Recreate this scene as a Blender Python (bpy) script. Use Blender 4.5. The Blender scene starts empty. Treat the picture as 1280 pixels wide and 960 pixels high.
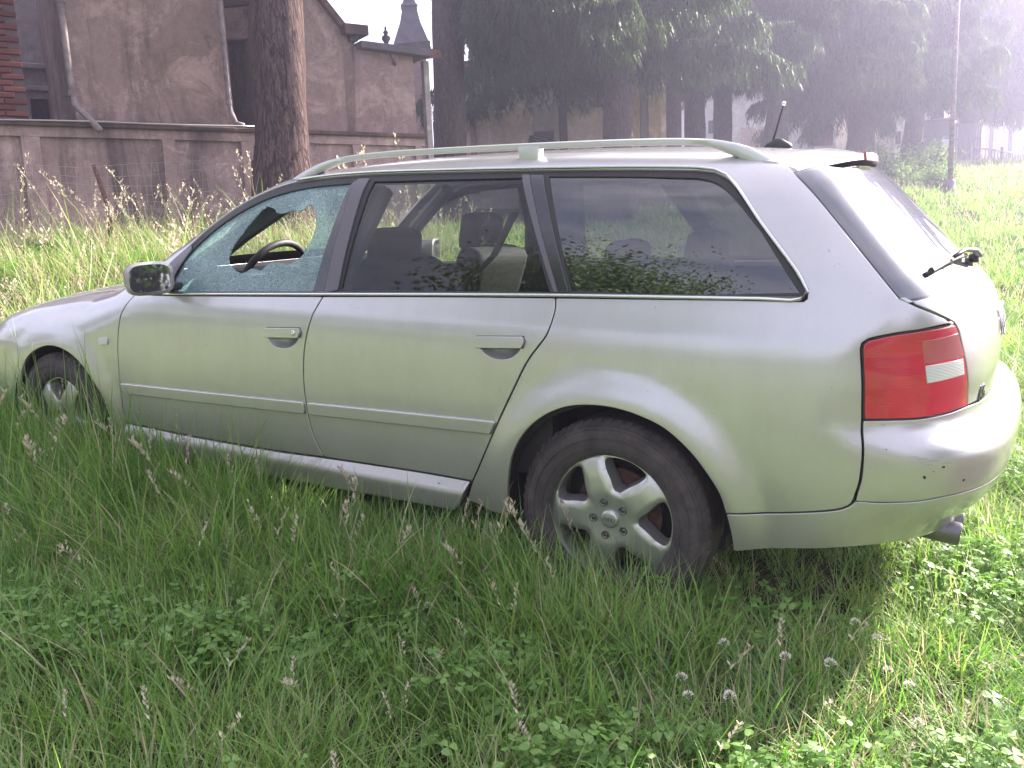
import bpy, bmesh, math, random
import numpy as np
from mathutils import Vector, Matrix, Euler
from mathutils.geometry import delaunay_2d_cdt
random.seed(5); rng = np.random.default_rng(5)
scene = bpy.context.scene
COL = scene.collection
R = math.radians

# ------------------------------------------------------------------ camera, sky, sun, exposure
FL, YAW, PITCH, ROLL = 1090.6, 0.52586, R(9.6), R(-2.4)
CAM = np.array([3.8435, -3.3085, 1.0577])
def cam_axes():
    cy, sy = math.cos(YAW), math.sin(YAW); cp, sp = math.cos(PITCH), math.sin(PITCH)
    f = np.array([-sy*cp, cy*cp, -sp]); r = np.array([cy, sy, 0.]); u = np.cross(r, f)
    cr, sr = math.cos(ROLL), math.sin(ROLL)
    return cr*r+sr*u, -sr*r+cr*u, f
AR, AU, AF = cam_axes()
cd = bpy.data.cameras.new('camera'); cam = bpy.data.objects.new('camera', cd); COL.objects.link(cam)
cam.matrix_world = Matrix(((AR[0], AU[0], -AF[0], CAM[0]), (AR[1], AU[1], -AF[1], CAM[1]), (AR[2], AU[2], -AF[2], CAM[2]), (0, 0, 0, 1)))
cd.sensor_width = 36; cd.lens = FL/1280*36; cd.clip_start = .05; cd.clip_end = 2000
scene.camera = cam

SUN_AZ, SUN_EL = R(27), R(31)
world = bpy.data.worlds.new('World'); scene.world = world; world.use_nodes = True
nt = world.node_tree; bg = nt.nodes['Background']
sky = nt.nodes.new('ShaderNodeTexSky'); sky.sky_type = 'NISHITA'; sky.sun_disc = False
sky.sun_elevation = SUN_EL; sky.sun_rotation = SUN_AZ; sky.dust_density = 3.0; sky.air_density = 1.0; sky.ozone_density = 1.0
# thin broken cloud over the clear sky
tcw = nt.nodes.new('ShaderNodeTexCoord'); cn = nt.nodes.new('ShaderNodeTexNoise'); cn.inputs['Scale'].default_value = 2.6; cn.inputs['Detail'].default_value = 6; cn.inputs['Roughness'].default_value = .6; cn.inputs['Distortion'].default_value = .4
cmap = nt.nodes.new('ShaderNodeMapping'); cmap.inputs['Scale'].default_value = (1, 1, 2.2); nt.links.new(tcw.outputs['Generated'], cmap.inputs[0]); nt.links.new(cmap.outputs[0], cn.inputs['Vector'])
crp = nt.nodes.new('ShaderNodeValToRGB'); crp.color_ramp.elements[0].position = .36; crp.color_ramp.elements[0].color = (.25, .25, .25, 1); crp.color_ramp.elements[1].position = .66; crp.color_ramp.elements[1].color = (.85, .85, .85, 1); nt.links.new(cn.outputs[0], crp.inputs[0])
cmx = nt.nodes.new('ShaderNodeMix'); cmx.data_type = 'RGBA'; nt.links.new(crp.outputs[0], cmx.inputs[0]); nt.links.new(sky.outputs[0], cmx.inputs[6]); cmx.inputs[7].default_value = (5.6, 5.2, 5.8, 1)
nt.links.new(cmx.outputs[2], bg.inputs[0]); bg.inputs[1].default_value = 0.075
sl = bpy.data.lights.new('sun', 'SUN'); sl.energy = 5.0; sl.angle = R(.53); sl.color = (1, .93, .82)
so = bpy.data.objects.new('sun', sl); COL.objects.link(so)
sdir = Vector((math.sin(SUN_AZ)*math.cos(SUN_EL), math.cos(SUN_AZ)*math.cos(SUN_EL), math.sin(SUN_EL)))
so.rotation_euler = sdir.to_track_quat('Z', 'Y').to_euler(); so.location = (6, 12, 14)
scene.view_settings.view_transform = 'Standard'; scene.view_settings.look = 'None'
scene.view_settings.exposure = 2.42; scene.view_settings.gamma = 1
scene.render.engine = 'CYCLES'
scene.cycles.max_bounces = 8; scene.cycles.transparent_max_bounces = 12; scene.cycles.transmission_bounces = 6
scene.cycles.volume_bounces = 0; scene.cycles.caustics_reflective = False; scene.cycles.caustics_refractive = False
scene.cycles.use_denoising = True; scene.cycles.sample_clamp_indirect = 6

# ------------------------------------------------------------------ helpers
def pt(px, py, depth):
    """point in the world that far along the view at that place of the photograph (1280 wide)"""
    return CAM + depth*(AR*((px-640)/FL) - AU*((py-480)/FL) + AF)
def link(o, parent=None):
    COL.objects.link(o)
    if parent is not None: o.parent = parent
    return o
def empty(name, loc=(0, 0, 0), rz=0, label=None, cat=None, group=None, parent=None):
    o = bpy.data.objects.new(name, None); o.location = loc; o.rotation_euler = (0, 0, rz); o.empty_display_size = .1
    link(o, parent); tag(o, label, cat, group); return o
def tag(o, label=None, cat=None, group=None, kind=None):
    for k, v in (('label', label), ('category', cat), ('group', group), ('kind', kind)):
        if v: o[k] = v
    return o
def mesh_obj(name, verts, faces, m, parent=None, smooth=False):
    me = bpy.data.meshes.new(name); me.from_pydata([tuple(v) for v in verts], [], [tuple(f) for f in faces]); me.update()
    if m is not None: me.materials.append(m)
    if smooth: me.polygons.foreach_set('use_smooth', [True]*len(me.polygons))
    return link(bpy.data.objects.new(name, me), parent)
class MB:
    """collects simple shapes into one mesh"""
    def __init__(s): s.v = []; s.f = []
    def add(s, v, f):
        n = len(s.v); s.v += [tuple(p) for p in v]; s.f += [tuple(i+n for i in q) for q in f]; return s
    def box(s, a, b):
        (x0, y0, z0), (x1, y1, z1) = a, b
        return s.add([(x0,y0,z0),(x1,y0,z0),(x1,y1,z0),(x0,y1,z0),(x0,y0,z1),(x1,y0,z1),(x1,y1,z1),(x0,y1,z1)],
                     [(0,3,2,1),(4,5,6,7),(0,1,5,4),(1,2,6,5),(2,3,7,6),(3,0,4,7)])
    def prism(s, poly, y0, y1):
        """polygon in x,z pushed from y0 to y1"""
        n = len(poly)
        v = [(x, y0, z) for x, z in poly]+[(x, y1, z) for x, z in poly]
        return s.add(v, [tuple(range(n)), tuple(range(2*n-1, n-1, -1))]+[(i, i+n, (i+1) % n+n, (i+1) % n) for i in range(n)])
    def tube(s, pts, r, n=8, sq=(1, 1), up=None, cap=True):
        pts = [Vector(p) for p in pts]; rs = r if hasattr(r, '__len__') else [r]*len(pts); v = []; f = []
        ref = Vector(up) if up else None
        for i, p in enumerate(pts):
            t = (pts[min(i+1, len(pts)-1)]-pts[max(i-1, 0)]).normalized()
            a = ref if ref else (Vector((0, 0, 1)) if abs(t.z) < .9 else Vector((1, 0, 0)))
            x = t.cross(a).normalized(); y = x.cross(t).normalized()
            for k in range(n):
                an = 2*math.pi*k/n; v.append(p+(x*math.cos(an)*sq[0]+y*math.sin(an)*sq[1])*rs[i])
        for i in range(len(pts)-1):
            for k in range(n):
                f.append((i*n+k, i*n+(k+1) % n, (i+1)*n+(k+1) % n, (i+1)*n+k))
        if cap: f.append(tuple(range(n-1, -1, -1))); f.append(tuple(range((len(pts)-1)*n, len(pts)*n)))
        return s.add(v, f)
    def lathe(s, prof, n=24, c=(0, 0, 0), axis='z', closed=False):
        """prof: (radius, height) along the axis"""
        v = []; f = []; m = len(prof)
        for i in range(n):
            a = 2*math.pi*i/n
            for r, h in prof:
                p = (r*math.cos(a), r*math.sin(a), h)
                if axis == 'y': p = (p[0], p[2], p[1])
                v.append((p[0]+c[0], p[1]+c[1], p[2]+c[2]))
        for i in range(n):
            j = (i+1) % n
            for k in range(m if closed else m-1):
                k2 = (k+1) % m
                q = (i*m+k, j*m+k, j*m+k2, i*m+k2)
                f.append(q if axis == 'z' else q[::-1])
        return s.add(v, f)
    def build(s, name, m, parent=None, smooth=False, bevel=0, seg=2, angle=None):
        o = mesh_obj(name, s.v, s.f, m, parent, smooth)
        if bevel:
            b = bmesh.new(); b.from_mesh(o.data)
            ed = [e for e in b.edges if len(e.link_faces) == 2 and e.calc_face_angle(0) > .6]
            bmesh.ops.bevel(b, geom=ed, offset=bevel, segments=seg, profile=.6, affect='EDGES', clamp_overlap=True)
            b.to_mesh(o.data); b.free()
            if seg > 1: o.data.polygons.foreach_set('use_smooth', [True]*len(o.data.polygons)); o.data.set_sharp_from_angle(angle=R(50))
        if angle: o.data.set_sharp_from_angle(angle=R(angle))
        return o

# ------------------------------------------------------------------ materials
def mat(name, base=(.5, .5, .5), rough=.6, metal=0, spec=None, coat=0, coat_r=.03, trans=0, ior=None):
    m = bpy.data.materials.new(name); m.use_nodes = True; p = m.node_tree.nodes['Principled BSDF']
    p.inputs['Base Color'].default_value = (*base, 1); p.inputs['Roughness'].default_value = rough; p.inputs['Metallic'].default_value = metal
    if spec is not None: p.inputs['Specular IOR Level'].default_value = spec
    p.inputs['Coat Weight'].default_value = coat; p.inputs['Coat Roughness'].default_value = coat_r
    p.inputs['Transmission Weight'].default_value = trans
    if ior: p.inputs['IOR'].default_value = ior
    return m
def N(m, kind, **kw):
    n = m.node_tree.nodes.new(kind)
    for k, v in kw.items():
        if k in n.inputs.keys(): n.inputs[k].default_value = v
        else: setattr(n, k, v)
    return n
def L(m, a, b): m.node_tree.links.new(a, b)
def ramp(m, fac, stops):
    r = N(m, 'ShaderNodeValToRGB'); cr = r.color_ramp
    while len(cr.elements) < len(stops): cr.elements.new(.5)
    for e, (p, c) in zip(cr.elements, stops): e.position = p; e.color = (*c, 1)
    L(m, fac, r.inputs[0]); return r.outputs[0]
def mixc(m, f, a, b, blend='MIX'):
    n = N(m, 'ShaderNodeMix', data_type='RGBA', blend_type=blend)
    for s, v in ((0, f), (6, a), (7, b)):
        if hasattr(v, 'links'): L(m, v, n.inputs[s])
        elif s == 0: n.inputs[0].default_value = v
        else: n.inputs[s].default_value = (*v, 1)
    return n.outputs[2]
def noise(m, scale, detail=5, rough=.6, coord='Object', vscale=None, dist=0):
    t = N(m, 'ShaderNodeTexCoord'); src = t.outputs[coord]
    if vscale:
        mp = N(m, 'ShaderNodeMapping'); mp.inputs['Scale'].default_value = vscale; L(m, src, mp.inputs[0]); src = mp.outputs[0]
    n = N(m, 'ShaderNodeTexNoise'); n.inputs['Scale'].default_value = scale; n.inputs['Detail'].default_value = detail
    n.inputs['Roughness'].default_value = rough; n.inputs['Distortion'].default_value = dist
    L(m, src, n.inputs['Vector']); return n.outputs[0]
def pr(m): return m.node_tree.nodes['Principled BSDF']
def bump(m, h, strength=.3, dist=.01):
    b = N(m, 'ShaderNodeBump'); b.inputs['Strength'].default_value = strength; b.inputs['Distance'].default_value = dist
    L(m, h, b.inputs['Height']); L(m, b.outputs[0], pr(m).inputs['Normal'])
MA = {}
def plaster(name, a, b, stain, sc=.5, stain_at=.55, streak=(1.4, 1.4, .22), light=None):
    m = mat(name, a, .92, spec=.2)
    n1 = noise(m, sc, 8, .65); c = ramp(m, n1, [(.32, a), (.62, b)])
    n4 = noise(m, 1.7, 10, .78, dist=.8); lt = light or tuple(min(1, q*1.45) for q in b)
    c = mixc(m, ramp(m, n4, [(.50, (0, 0, 0)), (.60, (.75, .75, .75))]), c, lt)             # bare lighter patches
    n2 = noise(m, 1.0, 8, .72, vscale=streak, dist=.6); f = ramp(m, n2, [(stain_at-.09, (0, 0, 0)), (stain_at+.10, (1, 1, 1))])
    c2 = mixc(m, f, c, stain); n5 = noise(m, 3.2, 9, .8)
    c2 = mixc(m, ramp(m, n5, [(.56, (0, 0, 0)), (.66, (.6, .6, .6))]), c2, stain)
    n3 = noise(m, 9, 6, .7); c3 = mixc(m, .45, c2, ramp(m, n3, [(.35, (.5, .45, .45)), (.65, (1, 1, 1))]), 'MULTIPLY')
    cr = N(m, 'ShaderNodeTexVoronoi', feature='DISTANCE_TO_EDGE'); cr.inputs['Scale'].default_value = .9; tcx = N(m, 'ShaderNodeTexCoord'); wq = N(m, 'ShaderNodeVectorMath', operation='ADD'); nq = N(m, 'ShaderNodeTexNoise'); nq.inputs['Scale'].default_value = 3; L(m, tcx.outputs['Object'], nq.inputs['Vector']); L(m, tcx.outputs['Object'], wq.inputs[0]); L(m, nq.outputs['Color'], wq.inputs[1]); L(m, wq.outputs[0], cr.inputs['Vector'])
    c3 = mixc(m, ramp(m, cr.outputs['Distance'], [(.0, (.28, .28, .28)), (.006, (0, 0, 0))]), c3, tuple(q*.35 for q in stain))
    L(m, c3, pr(m).inputs['Base Color']); bump(m, noise(m, 14, 8, .7), .5, .02); return m
MA['wall'] = plaster('boundary_wall_plaster', (.29, .208, .198), (.39, .285, .27), (.115, .086, .082), .7, .58)
MA['wall_dark'] = plaster('boundary_wall_plinth', (.115, .07, .06), (.16, .10, .085), (.06, .045, .04), .9, .5)
MA['house'] = plaster('stained_house_plaster', (.24, .165, .15), (.35, .25, .228), (.115, .088, .074), .45, .56, (1, 1, .3))
MA['house2'] = plaster('gable_plaster', (.27, .19, .178), (.33, .24, .222), (.15, .11, .104), .5, .63)
MA['pale'] = plaster('pale_plaster', (.42, .37, .37), (.50, .45, .45), (.24, .2, .2), .8, .62)
MA['beige'] = plaster('beige_plaster', (.56, .43, .39), (.66, .52, .47), (.42, .32, .3), .4, .66)
MA['tan'] = plaster('tan_plaster', (.50, .33, .2), (.55, .38, .25), (.36, .25, .18), .4, .66)
MA['white'] = plaster('white_wall', (.66, .62, .6), (.74, .7, .68), (.5, .46, .45), .4, .66)
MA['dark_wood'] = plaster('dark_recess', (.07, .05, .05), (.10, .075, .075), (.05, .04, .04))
m = MA['brick'] = mat('brick', (.3, .1, .08), .9, spec=.2)
oi = N(m, 'ShaderNodeObjectInfo'); c = ramp(m, oi.outputs['Random'], [(0, (.105, .034, .03)), (.5, (.15, .048, .04)), (1, (.20, .075, .06))])
L(m, mixc(m, .5, c, ramp(m, noise(m, 25, 5), [(.3, (.5, .5, .5)), (.7, (1, 1, 1))]), 'MULTIPLY'), pr(m).inputs['Base Color']); bump(m, noise(m, 40, 5), .5, .01)
MA['mortar'] = mat('mortar', (.12, .085, .08), .95, spec=.1)
m = MA['tiles'] = mat('roof_tile', (.25, .1, .07), .9, spec=.2)
L(m, ramp(m, noise(m, 6, 5), [(.3, (.16, .07, .055)), (.7, (.30, .13, .09))]), pr(m).inputs['Base Color'])
m = MA['slate'] = mat('turret_slate', (.09, .08, .09), .8)
L(m, ramp(m, noise(m, 4, 6), [(.3, (.06, .052, .06)), (.7, (.13, .11, .12))]), pr(m).inputs['Base Color'])
m = MA['pipe'] = mat('pipe_metal', (.25, .21, .22), .6, .1)
L(m, ramp(m, noise(m, 8, 5), [(.35, (.15, .10, .10)), (.6, (.27, .22, .23))]), pr(m).inputs['Base Color'])
m = MA['rust'] = mat('rusty_iron', (.12, .05, .04), .9)
L(m, ramp(m, noise(m, 30, 5), [(.35, (.07, .03, .025)), (.65, (.19, .085, .06))]), pr(m).inputs['Base Color'])
MA['galv'] = mat('galvanised_wire', (.42, .40, .40), .5, .5)
MA['sign_white'] = mat('sign_white', (.8, .8, .8), .5)
MA['gate'] = mat('gate_paint', (.16, .14, .17), .6)
m = MA['bark'] = mat('bark', (.16, .10, .09), .95, spec=.15)
b1 = noise(m, 5, 8, .75, vscale=(5, 5, .55), dist=1.2)
L(m, ramp(m, b1, [(.40, (.020, .013, .014)), (.5, (.085, .053, .052)), (.62, (.19, .125, .115))]), pr(m).inputs['Base Color']); bump(m, b1, 1, .06)
m = MA['bark2'] = mat('grey_bark', (.13, .105, .10), .95, spec=.15)
b1 = noise(m, 5, 8, .75, vscale=(6, 6, 1.0), dist=1)
L(m, ramp(m, b1, [(.35, (.05, .04, .04)), (.65, (.17, .135, .125))]), pr(m).inputs['Base Color']); bump(m, b1, 1, .05)
def leafy(name, cols, trans=.45, rough=.55, rnd=True, attr=True):
    """leaf or blade: diffuse + translucent + a little gloss; hue varies with the instance and across the ground"""
    m = bpy.data.materials.new(name); m.use_nodes = True; nt = m.node_tree; nt.nodes.remove(nt.nodes['Principled BSDF'])
    out = nt.nodes['Material Output']
    oi = N(m, 'ShaderNodeObjectInfo'); g = N(m, 'ShaderNodeNewGeometry')
    n = N(m, 'ShaderNodeTexNoise'); n.inputs['Scale'].default_value = .9; n.inputs['Detail'].default_value = 3; L(m, oi.outputs['Location'] if rnd else g.outputs['Position'], n.inputs['Vector'])
    ri = N(m, 'ShaderNodeMath', operation='MULTIPLY'); L(m, g.outputs['Random Per Island'], ri.inputs[0]); ri.inputs[1].default_value = .55
    ad = N(m, 'ShaderNodeMath', operation='ADD'); L(m, ri.outputs[0], ad.inputs[0])
    nm = N(m, 'ShaderNodeMath', operation='MULTIPLY'); L(m, n.outputs[0], nm.inputs[0]); nm.inputs[1].default_value = .75; L(m, nm.outputs[0], ad.inputs[1])
    c = ramp(m, ad.outputs[0], [(.2+.6*i/(len(cols)-1), q) for i, q in enumerate(cols)])
    d = N(m, 'ShaderNodeBsdfDiffuse'); t = N(m, 'ShaderNodeBsdfTranslucent'); gl = N(m, 'ShaderNodeBsdfGlossy'); gl.inputs['Roughness'].default_value = rough
    L(m, c, d.inputs[0]); hs = N(m, 'ShaderNodeHueSaturation'); hs.inputs['Value'].default_value = 1.5; hs.inputs['Saturation'].default_value = 1.05; L(m, c, hs.inputs['Color']); L(m, hs.outputs[0], t.inputs[0])
    gl.inputs[0].default_value = (.9, .95, .9, 1)
    a = N(m, 'ShaderNodeMixShader'); a.inputs[0].default_value = trans; L(m, d.outputs[0], a.inputs[1]); L(m, t.outputs[0], a.inputs[2])
    b = N(m, 'ShaderNodeMixShader'); b.inputs[0].default_value = .05; L(m, a.outputs[0], b.inputs[1]); L(m, gl.outputs[0], b.inputs[2])
    L(m, b.outputs[0], out.inputs['Surface']); return m
MA['grass'] = leafy('grass_blade', [(.040, .112, .014), (.075, .195, .024), (.125, .275, .038), (.235, .355, .08)])
MA['straw'] = leafy('dry_straw', [(.26, .21, .11), (.36, .30, .18), (.46, .40, .25)], .35)
MA['seed'] = leafy('seed_head', [(.30, .26, .18), (.42, .36, .26), (.5, .45, .34)], .35)
MA['clover'] = leafy('clover_leaf', [(.075, .17, .025), (.12, .24, .038), (.17, .31, .06)], .4)
MA['broad'] = leafy('broad_leaf', [(.07, .18, .03), (.11, .24, .045)], .45)
MA['needle'] = leafy('conifer_needles', [(.022, .042, .016), (.036, .062, .022), (.06, .09, .03)], .35, rnd=False)
MA['needle2'] = leafy('young_conifer_needles', [(.035, .06, .02), (.06, .095, .03), (.085, .125, .045)], .4, rnd=False)
MA['bushleaf'] = leafy('bush_leaf', [(.05, .10, .02), (.09, .15, .035), (.13, .19, .05)], .45, rnd=False)
MA['treeleaf'] = leafy('tree_leaf', [(.04, .09, .018), (.07, .13, .028), (.10, .17, .04)], .45, rnd=False)
m = MA['soil'] = mat('soil', (.05, .035, .025), 1, spec=.1)
n1 = noise(m, .8, 4, .6); n2 = noise(m, 12, 6, .7)
c = mixc(m, ramp(m, n1, [(.4, (0, 0, 0)), (.6, (1, 1, 1))]), (.045, .055, .018), (.06, .042, .028))
L(m, mixc(m, .6, c, ramp(m, n2, [(.3, (.4, .4, .4)), (.7, (1, 1, 1))]), 'MULTIPLY'), pr(m).inputs['Base Color'])
# car
m = MA['paint'] = mat('silver_paint', (.60, .59, .57), .36, .62, coat=1, coat_r=.02)
fl = N(m, 'ShaderNodeTexVoronoi'); fl.inputs['Scale'].default_value = 1500
tc = N(m, 'ShaderNodeTexCoord'); L(m, tc.outputs['Object'], fl.inputs['Vector'])
dirt = noise(m, 2.2, 7, .7, vscale=(1, 1, .35))
cc = mixc(m, .10, (.535, .518, .53), fl.outputs['Color'], 'OVERLAY')
stk = noise(m, 4.0, 7, .7, vscale=(2.2, 2.2, .8)); spk = noise(m, 60, 3, .6)
cc = mixc(m, .5, cc, ramp(m, stk, [(.38, (.88, .87, .85)), (.62, (1, 1, 1))]), 'MULTIPLY')
cc = mixc(m, ramp(m, spk, [(.70, (0, 0, 0)), (.76, (.55, .55, .55))]), cc, (.20, .18, .15))
gz = N(m, 'ShaderNodeSeparateXYZ'); L(m, tc.outputs['Object'], gz.inputs[0])
low = N(m, 'ShaderNodeMapRange'); low.inputs[1].default_value = .70; low.inputs[2].default_value = .26; L(m, gz.outputs[2], low.inputs[0])
dm = N(m, 'ShaderNodeMath', operation='MULTIPLY'); L(m, low.outputs[0], dm.inputs[0]); L(m, ramp(m, dirt, [(.35, (.18, .18, .18)), (.72, (.85, .85, .85))]), dm.inputs[1])
spl_ = noise(m, 34, 4, .7); sm2 = N(m, 'ShaderNodeMath', operation='MULTIPLY'); L(m, low.outputs[0], sm2.inputs[0]); L(m, ramp(m, spl_, [(.66, (0, 0, 0)), (.76, (.45, .45, .45))]), sm2.inputs[1])
L(m, mixc(m, sm2.outputs[0], mixc(m, dm.outputs[0], cc, (.30, .27, .22)), (.17, .13, .09)), pr(m).inputs['Base Color'])
rr_ = N(m, 'ShaderNodeMapRange'); rr_.inputs[3].default_value = .03; rr_.inputs[4].default_value = .16; L(m, dirt, rr_.inputs[0]); L(m, rr_.outputs[0], pr(m).inputs['Coat Roughness'])
MA['black'] = mat('black_rubber', (.012, .012, .013), .55)
MA['gap'] = mat('shut_line_dark', (.01, .01, .01), .8)
MA['gloss_black'] = mat('gloss_black', (.022, .02, .026), .16, coat=.6)
MA['frame_grey'] = mat('window_frame_grey', (.10, .09, .105), .35)
MA['chrome'] = mat('bright_trim', (.72, .71, .70), .22, .9)
MA['alloy'] = mat('alloy_rim', (.50, .49, .48), .33, .75, coat=.5, coat_r=.1)
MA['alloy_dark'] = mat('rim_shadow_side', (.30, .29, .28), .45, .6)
m = MA['tyre'] = mat('tyre_rubber', (.035, .03, .03), .85)
L(m, ramp(m, noise(m, 14, 6, .7), [(.35, (.036, .029, .031)), (.7, (.095, .076, .077))]), pr(m).inputs['Base Color'])
m = MA['disc'] = mat('rusty_disc', (.12, .06, .05), .7, .3)
L(m, ramp(m, noise(m, 30, 5), [(.3, (.04, .022, .02)), (.7, (.16, .075, .06))]), pr(m).inputs['Base Color'])
MA['bolt'] = mat('bolt_dark', (.13, .125, .12), .4, .7)
MA['rail'] = mat('anodised_rail', (.56, .57, .54), .38, .6)
m = MA['lamp_red'] = mat('red_lens', (.62, .012, .04), .12, coat=1, coat_r=.02)
wv = N(m, 'ShaderNodeTexWave', wave_type='BANDS', bands_direction='Z'); wv.inputs['Scale'].default_value = 60; wv.inputs['Distortion'].default_value = .2
tc = N(m, 'ShaderNodeTexCoord'); L(m, tc.outputs['Object'], wv.inputs['Vector'])
L(m, mixc(m, ramp(m, noise(m, 5, 3), [(.4, (0, 0, 0)), (.6, (1, 1, 1))]), (.66, .012, .05), (.50, .008, .03)), pr(m).inputs['Base Color']); bump(m, wv.outputs[0], .12, .004)
MA['lamp_pink'] = mat('smoked_red_lens', (.46, .09, .10), .18, coat=1)
m = MA['lamp_clear'] = mat('clear_ribbed_lens', (.66, .66, .61), .15, coat=1)
wv = N(m, 'ShaderNodeTexWave', wave_type='BANDS', bands_direction='Z'); wv.inputs['Scale'].default_value = 80
tc = N(m, 'ShaderNodeTexCoord'); L(m, tc.outputs['Object'], wv.inputs['Vector']); bump(m, wv.outputs[0], .5, .004)
MA['brake_lens'] = mat('dull_red_lens', (.42, .10, .08), .25, coat=.8)
MA['seat'] = mat('charcoal_seat_cloth', (.013, .012, .015), .85)
MA['dash'] = mat('dashboard_plastic', (.022, .02, .022), .6)
MA['trim_grey'] = mat('interior_trim', (.14, .135, .14), .7)
MA['belt'] = mat('belt_webbing', (.20, .19, .18), .8)
MA['headliner'] = mat('headliner', (.30, .29, .29), .9)
MA['mirror'] = mat('mirror_silver', (.55, .57, .60), .02, 1)
MA['exhaust'] = mat('exhaust_steel', (.15, .145, .15), .35, .8)
MA['under'] = mat('underbody', (.018, .016, .016), .9)
MA['frit_glare'] = mat('glare_edge_band', (.45, .43, .50), .25, coat=.5)  # black ceramic edge, with pale lilac flare glare put into its colour
MA['scuff'] = mat('scuffed_primer', (.36, .34, .38), .6)
MA['badge'] = mat('badge_dark_chrome', (.10, .10, .11), .25, .8)
def glass(name, tint, ior=1.5, rough=0.0, refl=1.0):
    m = bpy.data.materials.new(name); m.use_nodes = True; nt = m.node_tree; nt.nodes.remove(nt.nodes['Principled BSDF'])
    t = N(m, 'ShaderNodeBsdfTransparent'); t.inputs[0].default_value = (*tint, 1); g = N(m, 'ShaderNodeBsdfGlossy'); g.inputs['Roughness'].default_value = rough
    g.inputs[0].default_value = (refl, refl, refl, 1)
    lw = N(m, 'ShaderNodeLayerWeight'); lw.inputs[0].default_value = .5; pw = N(m, 'ShaderNodeMath', operation='POWER'); L(m, lw.outputs['Facing'], pw.inputs[0]); pw.inputs[1].default_value = 4.2
    f = N(m, 'ShaderNodeMapRange'); f.inputs[3].default_value = ior; f.inputs[4].default_value = 1; L(m, pw.outputs[0], f.inputs[0]); x = N(m, 'ShaderNodeMixShader')
    L(m, f.outputs[0], x.inputs[0]); L(m, t.outputs[0], x.inputs[1]); L(m, g.outputs[0], x.inputs[2]); L(m, x.outputs[0], nt.nodes['Material Output'].inputs[0]); return m
MA['glass'] = glass('tinted_glass', (.56, .60, .58), .038)
MA['glass_dark'] = glass('privacy_glass', (.17, .175, .19), .12)
MA['screen'] = glass('windscreen_glass', (.85, .9, .88), .05)
MA['rear_glass'] = glass('rear_window_glass', (.30, .31, .33), .16)
# crazed safety glass: tiny cells, pale edges, still lets some light through
m = MA['crazed'] = bpy.data.materials.new('crazed_glass'); m.use_nodes = True; nt = m.node_tree; nt.nodes.remove(nt.nodes['Principled BSDF'])
tc = N(m, 'ShaderNodeTexCoord'); v1 = N(m, 'ShaderNodeTexVoronoi', feature='DISTANCE_TO_EDGE'); v1.inputs['Scale'].default_value = 105; L(m, tc.outputs['Object'], v1.inputs['Vector'])
v2 = N(m, 'ShaderNodeTexVoronoi', feature='F1'); v2.inputs['Scale'].default_value = 105; L(m, tc.outputs['Object'], v2.inputs['Vector'])
nz = noise(m, 5, 5, .7)
edge = ramp(m, v1.outputs['Distance'], [(.0, (1, 1, 1)), (.13, (0, 0, 0))])
cell = ramp(m, v2.outputs['Color'], [(.1, (.07, .22, .225)), (.5, (.13, .34, .345)), (.9, (.22, .46, .45)), (.96, (.75, .9, .88))])
cl2 = mixc(m, ramp(m, nz, [(.35, (0, 0, 0)), (.7, (.6, .6, .6))]), cell, (.28, .50, .51))
v3 = N(m, 'ShaderNodeTexVoronoi', feature='DISTANCE_TO_EDGE'); v3.inputs['Scale'].default_value = 7; dq = N(m, 'ShaderNodeTexNoise'); dq.inputs['Scale'].default_value = 6; dq.inputs['Detail'].default_value = 4; L(m, tc.outputs['Object'], dq.inputs['Vector']); dv = N(m, 'ShaderNodeVectorMath', operation='MULTIPLY_ADD'); L(m, dq.outputs['Color'], dv.inputs[0]); dv.inputs[1].default_value = (.35, .35, .35); L(m, tc.outputs['Object'], dv.inputs[2]); L(m, dv.outputs[0], v3.inputs['Vector'])
col = mixc(m, edge, cl2, (.55, .72, .72)); col = mixc(m, ramp(m, v3.outputs['Distance'], [(.0, (.4, .4, .4)), (.02, (0, 0, 0))]), col, (.72, .86, .85))
col = mixc(m, .8, col, ramp(m, noise(m, 2.6, 4, .6), [(.35, (.5, .55, .56)), (.65, (1.1, 1.1, 1.1))]), 'MULTIPLY')
df = N(m, 'ShaderNodeBsdfDiffuse'); L(m, col, df.inputs[0]); tl = N(m, 'ShaderNodeBsdfTranslucent'); L(m, col, tl.inputs[0])
tp = N(m, 'ShaderNodeBsdfTransparent'); tp.inputs[0].default_value = (.45, .68, .68, 1); gl = N(m, 'ShaderNodeBsdfGlossy'); gl.inputs['Roughness'].default_value = .12
a = N(m, 'ShaderNodeMixShader'); a.inputs[0].default_value = .4; L(m, df.outputs[0], a.inputs[1]); L(m, tl.outputs[0], a.inputs[2])
b = N(m, 'ShaderNodeMixShader'); b.inputs[0].default_value = .32; L(m, a.outputs[0], b.inputs[1]); L(m, tp.outputs[0], b.inputs[2])
c = N(m, 'ShaderNodeMixShader'); c.inputs[0].default_value = .10; L(m, b.outputs[0], c.inputs[1]); L(m, gl.outputs[0], c.inputs[2]); L(m, c.outputs[0], nt.nodes['Material Output'].inputs[0])
bm_ = N(m, 'ShaderNodeBump'); bm_.inputs['Strength'].default_value = .6; bm_.inputs['Distance'].default_value = .003; L(m, v1.outputs['Distance'], bm_.inputs['Height'])
for s_ in (df, gl): L(m, bm_.outputs[0], s_.inputs['Normal'])

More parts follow.
